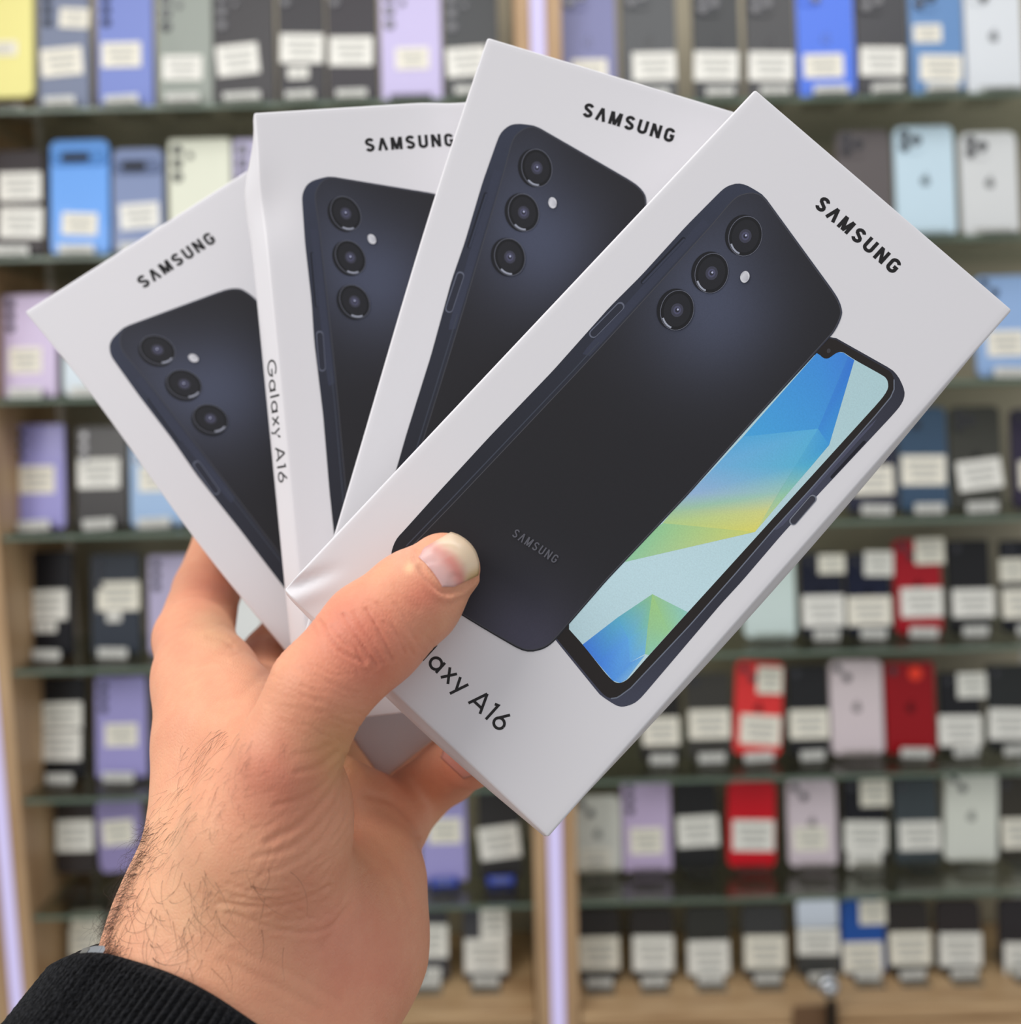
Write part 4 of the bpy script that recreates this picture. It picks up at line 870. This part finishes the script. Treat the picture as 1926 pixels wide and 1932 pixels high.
def skin_material():
    m = bpy.data.materials.new('skin'); m.use_nodes = True; nt = m.node_tree; b = nt.nodes['Principled BSDF']; N = nt.nodes.new; L = nt.links.new
    tc = N('ShaderNodeTexCoord'); at = N('ShaderNodeAttribute'); at.attribute_name = 'pigment'
    n1 = N('ShaderNodeTexNoise'); n1.inputs['Scale'].default_value = 130; n1.inputs['Detail'].default_value = 5; n1.inputs['Roughness'].default_value = 0.65
    L(tc.outputs['Object'], n1.inputs['Vector'])
    mr = N('ShaderNodeMapRange'); mr.inputs['From Min'].default_value = 0.3; mr.inputs['From Max'].default_value = 0.7; mr.inputs['To Min'].default_value = -0.08; mr.inputs['To Max'].default_value = 0.08
    L(n1.outputs['Fac'], mr.inputs['Value'])
    hs = N('ShaderNodeVectorMath'); hs.operation = 'MULTIPLY_ADD'
    co = N('ShaderNodeCombineXYZ'); ad = N('ShaderNodeMath'); ad.operation = 'ADD'; ad.inputs[1].default_value = 1.0; L(mr.outputs[0], ad.inputs[0])
    sq = N('ShaderNodeMath'); sq.operation = 'MULTIPLY'; sq.inputs[1].default_value = 0.35; L(mr.outputs[0], sq.inputs[0])
    a2 = N('ShaderNodeMath'); a2.operation = 'ADD'; a2.inputs[1].default_value = 1.0; L(sq.outputs[0], a2.inputs[0])
    L(a2.outputs[0], co.inputs[0]); L(ad.outputs[0], co.inputs[1]); L(ad.outputs[0], co.inputs[2])
    hs.operation = 'MULTIPLY'; L(at.outputs['Color'], hs.inputs[0]); L(co.outputs[0], hs.inputs[1])
    L(hs.outputs[0], b.inputs['Base Color'])
    b.inputs['Subsurface Weight'].default_value = 0.22; b.inputs['Subsurface Radius'].default_value = (1.0, 0.42, 0.22); b.inputs['Subsurface Scale'].default_value = 0.0035
    b.inputs['Roughness'].default_value = 0.5; b.inputs['Specular IOR Level'].default_value = 0.38
    # pores and fine skin lines
    vo = N('ShaderNodeTexVoronoi'); vo.feature = 'DISTANCE_TO_EDGE'; vo.inputs['Scale'].default_value = 1150
    mp = N('ShaderNodeMapping'); mp.inputs['Scale'].default_value = (1.0, 0.6, 0.8); mp.inputs['Rotation'].default_value = (0.2, 0.5, 0.6)
    L(tc.outputs['Object'], mp.inputs['Vector']); L(mp.outputs[0], vo.inputs['Vector'])
    n2 = N('ShaderNodeTexNoise'); n2.inputs['Scale'].default_value = 600; n2.inputs['Detail'].default_value = 4; L(mp.outputs[0], n2.inputs['Vector'])
    m2 = N('ShaderNodeMapRange'); m2.inputs['From Max'].default_value = 0.25; L(vo.outputs['Distance'], m2.inputs['Value'])
    sm = N('ShaderNodeMath'); sm.operation = 'ADD'; L(m2.outputs[0], sm.inputs[0]); L(n2.outputs['Fac'], sm.inputs[1])
    bp = N('ShaderNodeBump'); bp.inputs['Strength'].default_value = 0.35; bp.inputs['Distance'].default_value = 0.00012; L(sm.outputs[0], bp.inputs['Height'])
    L(bp.outputs['Normal'], b.inputs['Normal'])
    return m
M_SKIN = skin_material()
SKIN = (224, 159, 126)
BLOBS = [  # pigment patches: photo position, radius px, colour, weight (flushed or sallow skin)
 ((690, 1225), 100, (208, 112, 92), .65), ((640, 1170), 55, (218, 132, 110), .45), ((800, 1120), 40, (212, 116, 96), .5), ((610, 1320), 60, (212, 128, 102), .4),
 ((520, 1470), 90, (208, 122, 102), .55), ((560, 1640), 80, (206, 136, 112), .25), ((640, 1420), 60, (196, 150, 92), .45), ((690, 1840), 110, (208, 124, 104), .4), ((620, 1760), 80, (212, 138, 118), .4),
 ((395, 1110), 55, (212, 124, 100), .5), ((320, 1200), 50, (220, 142, 114), .35), ((400, 1180), 45, (220, 178, 132), .4), ((760, 1040), 30, (224, 160, 140), .4), ((772, 1072), 10, (244, 206, 160), .7), ((880, 1450), 60, (196, 110, 90), .5),
 ((300, 1600), 110, (220, 172, 136), .5), ((350, 1730), 110, (218, 172, 134), .5), ((720, 1600), 60, (204, 150, 110), .3)]
pig = np.tile(np.array(SKIN, float), (len(HV), 1))
for (bx, by), br, bc, bw in BLOBS:
    w = bw * np.exp(-(((HPX[:, 0] - bx) ** 2 + (HPX[:, 1] - by) ** 2) / br ** 2)); w = np.where(HN[:, 2] < 0.4, w, 0)[:, None]
    pig = pig * (1 - w) + np.array(bc, float) * w
pl = pig / 255; pl = np.where(pl <= 0.04045, pl / 12.92, ((pl + 0.055) / 1.055) ** 2.4)
person_mesh = bpy.data.meshes.new('person'); person_mesh.from_pydata([tuple(v) for v in cw_arr(HV)], [], HQ.tolist()); person_mesh.materials.append(M_SKIN)
person_mesh.polygons.foreach_set('use_smooth', [True] * len(HQ))
_at = person_mesh.color_attributes.new('pigment', 'FLOAT_COLOR', 'POINT'); _at.data.foreach_set('color', np.c_[pl, np.ones(len(pl))].ravel())
person = bpy.data.objects.new('person', person_mesh); COL.objects.link(person)
if sum(p.normal.dot(p.center - Vector(cw_arr(HV).mean(0))) > 0 for p in list(person_mesh.polygons)[::200]) < len(person_mesh.polygons) / 400: person_mesh.flip_normals()
tag(person, 'hand of a person in a black knit sleeve holding four white boxes fanned out', 'person')

# nails
def nail_mesh(name, corners, bow, free, lift, nu=18, nv=18, colors=None):
    """corners: photo points base-left, tip-left, tip-right, base-right of the plate; rounded at the tip"""
    bl, tl, tr, br = [np.array(c, float) for c in corners]
    V = []; C = []
    for i in range(nu + 1):
        u = i / nu * 2 - 1
        last = None
        for j in range(nv + 1):
            v = j / nv
            uu = u * (0.8 + 0.2 * sstep(0, 0.28, v))
            ln = bow[0] + (bow[1] - bow[0]) * v                       # base and tip bulge along the nail
            k = 1 - u * u
            P = (bl + (br - bl) * (uu + 1) / 2) * (1 - v) + (tl + (tr - tl) * (uu + 1) / 2) * v
            ax = ((tl + tr) / 2 - (bl + br) / 2); P = P + ax * (ln * k)
            s = skin_at(*P)
            if s is None or (last is not None and s[0][2] > last[0][2] + 1.6):
                zz = (last[0][2] if last is not None else 213.0) + 0.3; nn = last[1] if last is not None else np.array([0, 0, -1.0])
                s = (px3(P[0], P[1], zz), nn)
            last = s; p = s[0]
            edge = min(1, (1 - abs(u)) / 0.2); 
            p = p + s[1] * (lift * (0.1 + 0.9 * edge) * (0.05 + 0.95 * sstep(0, 0.3, v)) + 0.22 * v)
            V.append(p)
            t = v + 0.12 * (k - 0.5) * 0
            pink = mixc((222, 176, 166), (218, 136, 124), math.exp(-((v - 0.5) / 0.26) ** 2) * (0.6 + 0.4 * (u > -0.2)))
            lun = mixc(pink, (216, 172, 168), math.exp(-(v / 0.3) ** 2))
            c = mixc(lun, (226, 199, 170), sstep(free - 0.2, free + 0.12, v - 0.05 * u))
            c = mixc(c, (200, 158, 100), sstep(0.55, 1.0, u) * sstep(0.45, 0.8, v) * 0.8)
            C.append(mixc(c, colors, 0.6) if colors else c)
    Fq = [[i * (nv + 1) + j, (i + 1) * (nv + 1) + j, (i + 1) * (nv + 1) + j + 1, i * (nv + 1) + j + 1] for i in range(nu) for j in range(nv)]
    me = bpy.data.meshes.new(name); me.from_pydata([tuple(v) for v in cw_arr(V)], [], Fq)
    me.polygons.foreach_set('use_smooth', [True] * len(Fq))
    a = me.color_attributes.new('pigment', 'FLOAT_COLOR', 'POINT'); a.data.foreach_set('color', [x for c in C for x in (*lin(c), 1.0)])
    me.materials.append(M_NAIL)
    o = bpy.data.objects.new(name, me); COL.objects.link(o); o.parent = person
    md = o.modifiers.new('thickness', 'SOLIDIFY'); md.thickness = 0.0004; md.offset = 0
    return o
M_NAIL = bpy.data.materials.new('nail_plate'); M_NAIL.use_nodes = True
_b = M_NAIL.node_tree.nodes['Principled BSDF']; _a = M_NAIL.node_tree.nodes.new('ShaderNodeAttribute'); _a.attribute_name = 'pigment'
M_NAIL.node_tree.links.new(_a.outputs['Color'], _b.inputs['Base Color']); _b.inputs['Roughness'].default_value = 0.3; _b.inputs['Subsurface Weight'].default_value = 0.1; _b.inputs['Subsurface Scale'].default_value = 0.002
o = nail_mesh('thumb_nail', [(784, 1044), (850, 1007), (899, 1085), (840, 1115)], (0.05, 0.26), 0.62, 0.2); o['label'] = 'pink thumb nail with yellowish free edge'
o = nail_mesh('finger_nail', [(826, 1424), (872, 1384), (936, 1428), (880, 1474)], (0.0, 0.1), 0.8, 0.2, colors=(196, 122, 104))
# ------------------------------------------------------------------ knitted cuff, watch bracelet, hair
CUFF_AX = np.array([-0.46, 0.68, -0.44]); CUFF_AX /= np.linalg.norm(CUFF_AX)
rim_px = [(114, 1818), (150, 1803), (196, 1800), (243, 1810), (322, 1836), (397, 1873), (477, 1926), (560, 1985), (635, 2045), (690, 2110)]
front = []
for x, y in rim_px:
    s = skin_at(x, y)
    front.append(px3(x, y, (s[0][2] - 2.2) if s is not None else 212.0))
front[0] = px3(*rim_px[0], 218.0); front[1] = px3(*rim_px[1], 209.0); front[2] = px3(*rim_px[2], 203.0)
zmid = np.linspace(front[0][2], front[-1][2] + 4, len(front))
back = [np.array([p[0] * 1.0, p[1] + 1.5, 2 * zm - p[2] + 5]) + CUFF_AX * 19 * min(1, 0.35 + 0.3 * i) for i, (p, zm) in enumerate(zip(front[1:-1], zmid[1:-1]))][::-1]
loop = [np.array(p) for p in spline(front + back + [front[0]], 12)][:-1]
loop = np.array(loop); 
# resample evenly
seg = np.linalg.norm(np.roll(loop, -1, 0) - loop, axis=1); cum = np.r_[0, np.cumsum(seg)]; tot = cum[-1]
NR = 1062; tt = np.linspace(0, tot, NR, endpoint=False); lc = np.vstack([loop, loop[:1]])
RIM = np.stack([np.interp(tt, cum, lc[:, a]) for a in range(3)], 1)
for _ in range(30): RIM = 0.5 * RIM + 0.25 * (np.roll(RIM, 1, 0) + np.roll(RIM, -1, 0))
cen = RIM.mean(0); OUTW = RIM - cen; OUTW -= (OUTW @ CUFF_AX)[:, None] * CUFF_AX; OUTW /= np.linalg.norm(OUTW, axis=1)[:, None]
ribs = 118; ph = np.arange(NR) / NR * 2 * np.pi * ribs
ribp = np.abs(np.cos(ph / 2)) ** 0.7
rows = [(6.0, -0.9), (3.0, -0.7), (0.8, -0.45), (0.0, 0.15), (0.15, 0.9), (0.8, 1.45), (1.6, 1.75)] + [(2.4 + 0.9 * k, 1.85 + 0.035 * k) for k in range(75)]
V = []
for k, (s, off) in enumerate(rows):
    amp = 1.25 * sstep(3, 8, k)
    wob = 0.18 * np.sin(ph / 2 * 0 + s * 3.2 + np.arange(NR) * 0.9)
    V.append(RIM + CUFF_AX * s + OUTW * (off + (amp * (ribp - 0.6) + (wob * 0.5 if k > 6 else 0))[:, None]) if k > 2 else RIM + CUFF_AX * s + OUTW * off)
V = np.concatenate(V); Fq = [[k * NR + i, k * NR + (i + 1) % NR, (k + 1) * NR + (i + 1) % NR, (k + 1) * NR + i] for k in range(len(rows) - 1) for i in range(NR)]
def knit_material():
    m = bpy.data.materials.new('black_rib_knit'); m.use_nodes = True; nt = m.node_tree; b = nt.nodes['Principled BSDF']
    tc = nt.nodes.new('ShaderNodeTexCoord'); n = nt.nodes.new('ShaderNodeTexNoise'); n.inputs['Scale'].default_value = 1500; n.inputs['Detail'].default_value = 4
    v = nt.nodes.new('ShaderNodeTexVoronoi'); v.inputs['Scale'].default_value = 1300
    rp = nt.nodes.new('ShaderNodeValToRGB'); rp.color_ramp.elements[0].color = (*lin((9, 9, 11)), 1); rp.color_ramp.elements[1].color = (*lin((34, 35, 39)), 1); rp.color_ramp.elements[0].position = 0.35; rp.color_ramp.elements[1].position = 0.8
    nt.links.new(tc.outputs['Object'], n.inputs['Vector']); nt.links.new(tc.outputs['Object'], v.inputs['Vector'])
    nt.links.new(n.outputs['Fac'], rp.inputs[0]); nt.links.new(rp.outputs[0], b.inputs['Base Color'])
    ad = nt.nodes.new('ShaderNodeMath'); nt.links.new(n.outputs['Fac'], ad.inputs[0]); nt.links.new(v.outputs['Distance'], ad.inputs[1])
    bp = nt.nodes.new('ShaderNodeBump'); bp.inputs['Strength'].default_value = 0.9; bp.inputs['Distance'].default_value = 0.0005
    nt.links.new(ad.outputs[0], bp.inputs['Height']); nt.links.new(bp.outputs[0], b.inputs['Normal'])
    b.inputs['Roughness'].default_value = 0.9; b.inputs['Specular IOR Level'].default_value = 0.15; b.inputs['Sheen Weight'].default_value = 0.04
    return m
o = pydata('sweater_cuff', cw_arr(V), Fq, [knit_material()], person, smooth=True); o['label'] = 'black ribbed knit cuff'
bpy.context.view_layer.update()

# steel watch bracelet peeking out between cuff and wrist
watch = empty('wristwatch', cw(cen)); tag(watch, 'steel wristwatch bracelet peeking out of the black cuff at the wrist', 'watch')
bm = bmesh.new(); nl = 44
_w0 = np.array(cw(cen))
for i in range(nl):
    k = int((i + 0.5) / nl * NR)
    pxx = RIM[k][0] / RIM[k][2] * F + CX; vis_ = 150 < pxx < 186 and RIM[k][2] < cen[2]; up = -1.0 if vis_ else -9.0
    c = RIM[k] - CUFF_AX * (up - 2.2) + OUTW[k] * (-0.2 if vis_ else -1.9)
    t = RIM[(k + 4) % NR] - RIM[k - 4]; t /= np.linalg.norm(t); n = OUTW[k]; b_ = np.cross(t, n); b_ /= np.linalg.norm(b_)
    for sgn, hw, th in ((0, 2.0, 1.0), (-1, 1.4, 0.8), (1, 1.4, 0.8)):
        q = bmesh.ops.create_cube(bm, size=1.0)['verts']
        for v in q:
            p = c + b_ * (sgn * 3.6 + v.co.x * 2 * hw) + t * (v.co.y * tot / nl * 0.92) + n * (v.co.z * 1.5 * th)
            v.co = Vector(np.array(cw(p)) - _w0)
bmesh.ops.bevel(bm, geom=list(bm.edges), offset=0.0003, segments=2, affect='EDGES')
bm_obj('bracelet', bm, [M_CHROME], watch)

# hair on the wrist and the back of the hand
rng = np.random.default_rng(11)
HVt, HFt = [], []
def strand(p, n, d, L, curl, r=0.055, seg=9, up=0.0):
    d = d - n * (d @ n) * 0.75; d /= np.linalg.norm(d) + 1e-9
    side = np.cross(n, d); pts = []
    ph = rng.uniform(0, 6.28); c = curl * rng.normal(0, 1)
    lift = rng.uniform(0.1, 0.5) + up
    q = p.copy(); dirv = d + n * lift
    for i in range(seg + 1):
        pts.append(q.copy()); t = i / seg
        dirv = dirv + side * c * (1.0 / seg) * 2 - n * (lift * 0.95 / seg) + rng.normal(0, 0.07, 3)
        dirv /= np.linalg.norm(dirv); q = q + dirv * L / seg
    for i in range(1, seg + 1):                                    # keep strands outside the skin
        f = field_at(np.clip(pts[i], G0 + 1, G1 - 1.5)) if (pts[i] > G0 + 1).all() and (pts[i] < G1 - 1.5).all() else 1
        if f < 0.15: pts[i] = pts[i] + n * (0.2 - f)
    b0 = len(HVt)
    for i, q in enumerate(pts):
        tdir = pts[min(i + 1, seg)] - pts[max(i - 1, 0)]; tdir /= np.linalg.norm(tdir) + 1e-9
        a = np.cross(tdir, [0.3, 0.2, 1.0]); a /= np.linalg.norm(a); b = np.cross(tdir, a); rr = r * (1 - 0.75 * i / seg)
        for k in range(3): HVt.append(q + rr * (a * math.cos(2.094 * k) + b * math.sin(2.094 * k)))
    for i in range(seg):
        for k in range(3): HFt.append([b0 + 3 * i + k, b0 + 3 * i + (k + 1) % 3, b0 + 3 * i + 3 + (k + 1) % 3, b0 + 3 * i + 3 + k])
def hairs(n, fx, direction, L, curl, r, jit=0.5, up=0.0):
    for _ in range(n):
        x, y = fx(); s = skin_at(x, y)
        if s is None: continue
        d = np.array(direction, float) + rng.normal(0, jit, 3); strand(s[0], s[1], d, L * rng.uniform(0.6, 1.35), curl, r, up=up)
def left_edge(y): return np.interp(y, [1380, 1480, 1550, 1620, 1680, 1740, 1800], [290, 287, 280, 265, 235, 210, 205])
def f_edge():
    y = rng.uniform(1545, 1800); return left_edge(y) + abs(rng.normal(4, 16)), y
def f_edge2():
    y = rng.uniform(1560, 1805); return left_edge(y) + abs(rng.normal(1, 5)) + 1, y
def f_wrist():
    y = rng.uniform(1640, 1830); return left_edge(min(y, 1790)) + abs(rng.normal(0, 110)) + 8, y
def f_back():
    y = rng.uniform(1370, 1650); c = np.interp(y, [1370, 1500, 1650], [415, 345, 300]); return c + rng.normal(0, 26), y
def f_back2():
    y = rng.uniform(1395, 1580); return np.interp(y, [1395, 1580], [470, 400]) + rng.normal(0, 36), y
hairs(150, f_edge, (-0.6, 0.55, -0.1), 6.5, 0.8, 0.036, 0.4)
hairs(170, f_edge2, (-0.7, 0.6, 0.0), 7.5, 1.0, 0.032, 0.5, 1.5)
hairs(95, f_wrist, (0.25, 0.75, -0.1), 8.5, 0.9, 0.034, 0.5)
hairs(120, f_back, (-0.45, 0.85, 0.0), 5.0, 0.35, 0.028, 0.22)
hairs(70, f_back2, (-0.4, 0.85, 0.0), 3.6, 0.4, 0.022, 0.3)
o = pydata('arm_hair', cw_arr(HVt), HFt, [mat('dark_brown_hair', (62, 44, 34), 0.5)], person, smooth=True); o['kind'] = 'stuff'; o['label'] = 'fine dark brown hairs'
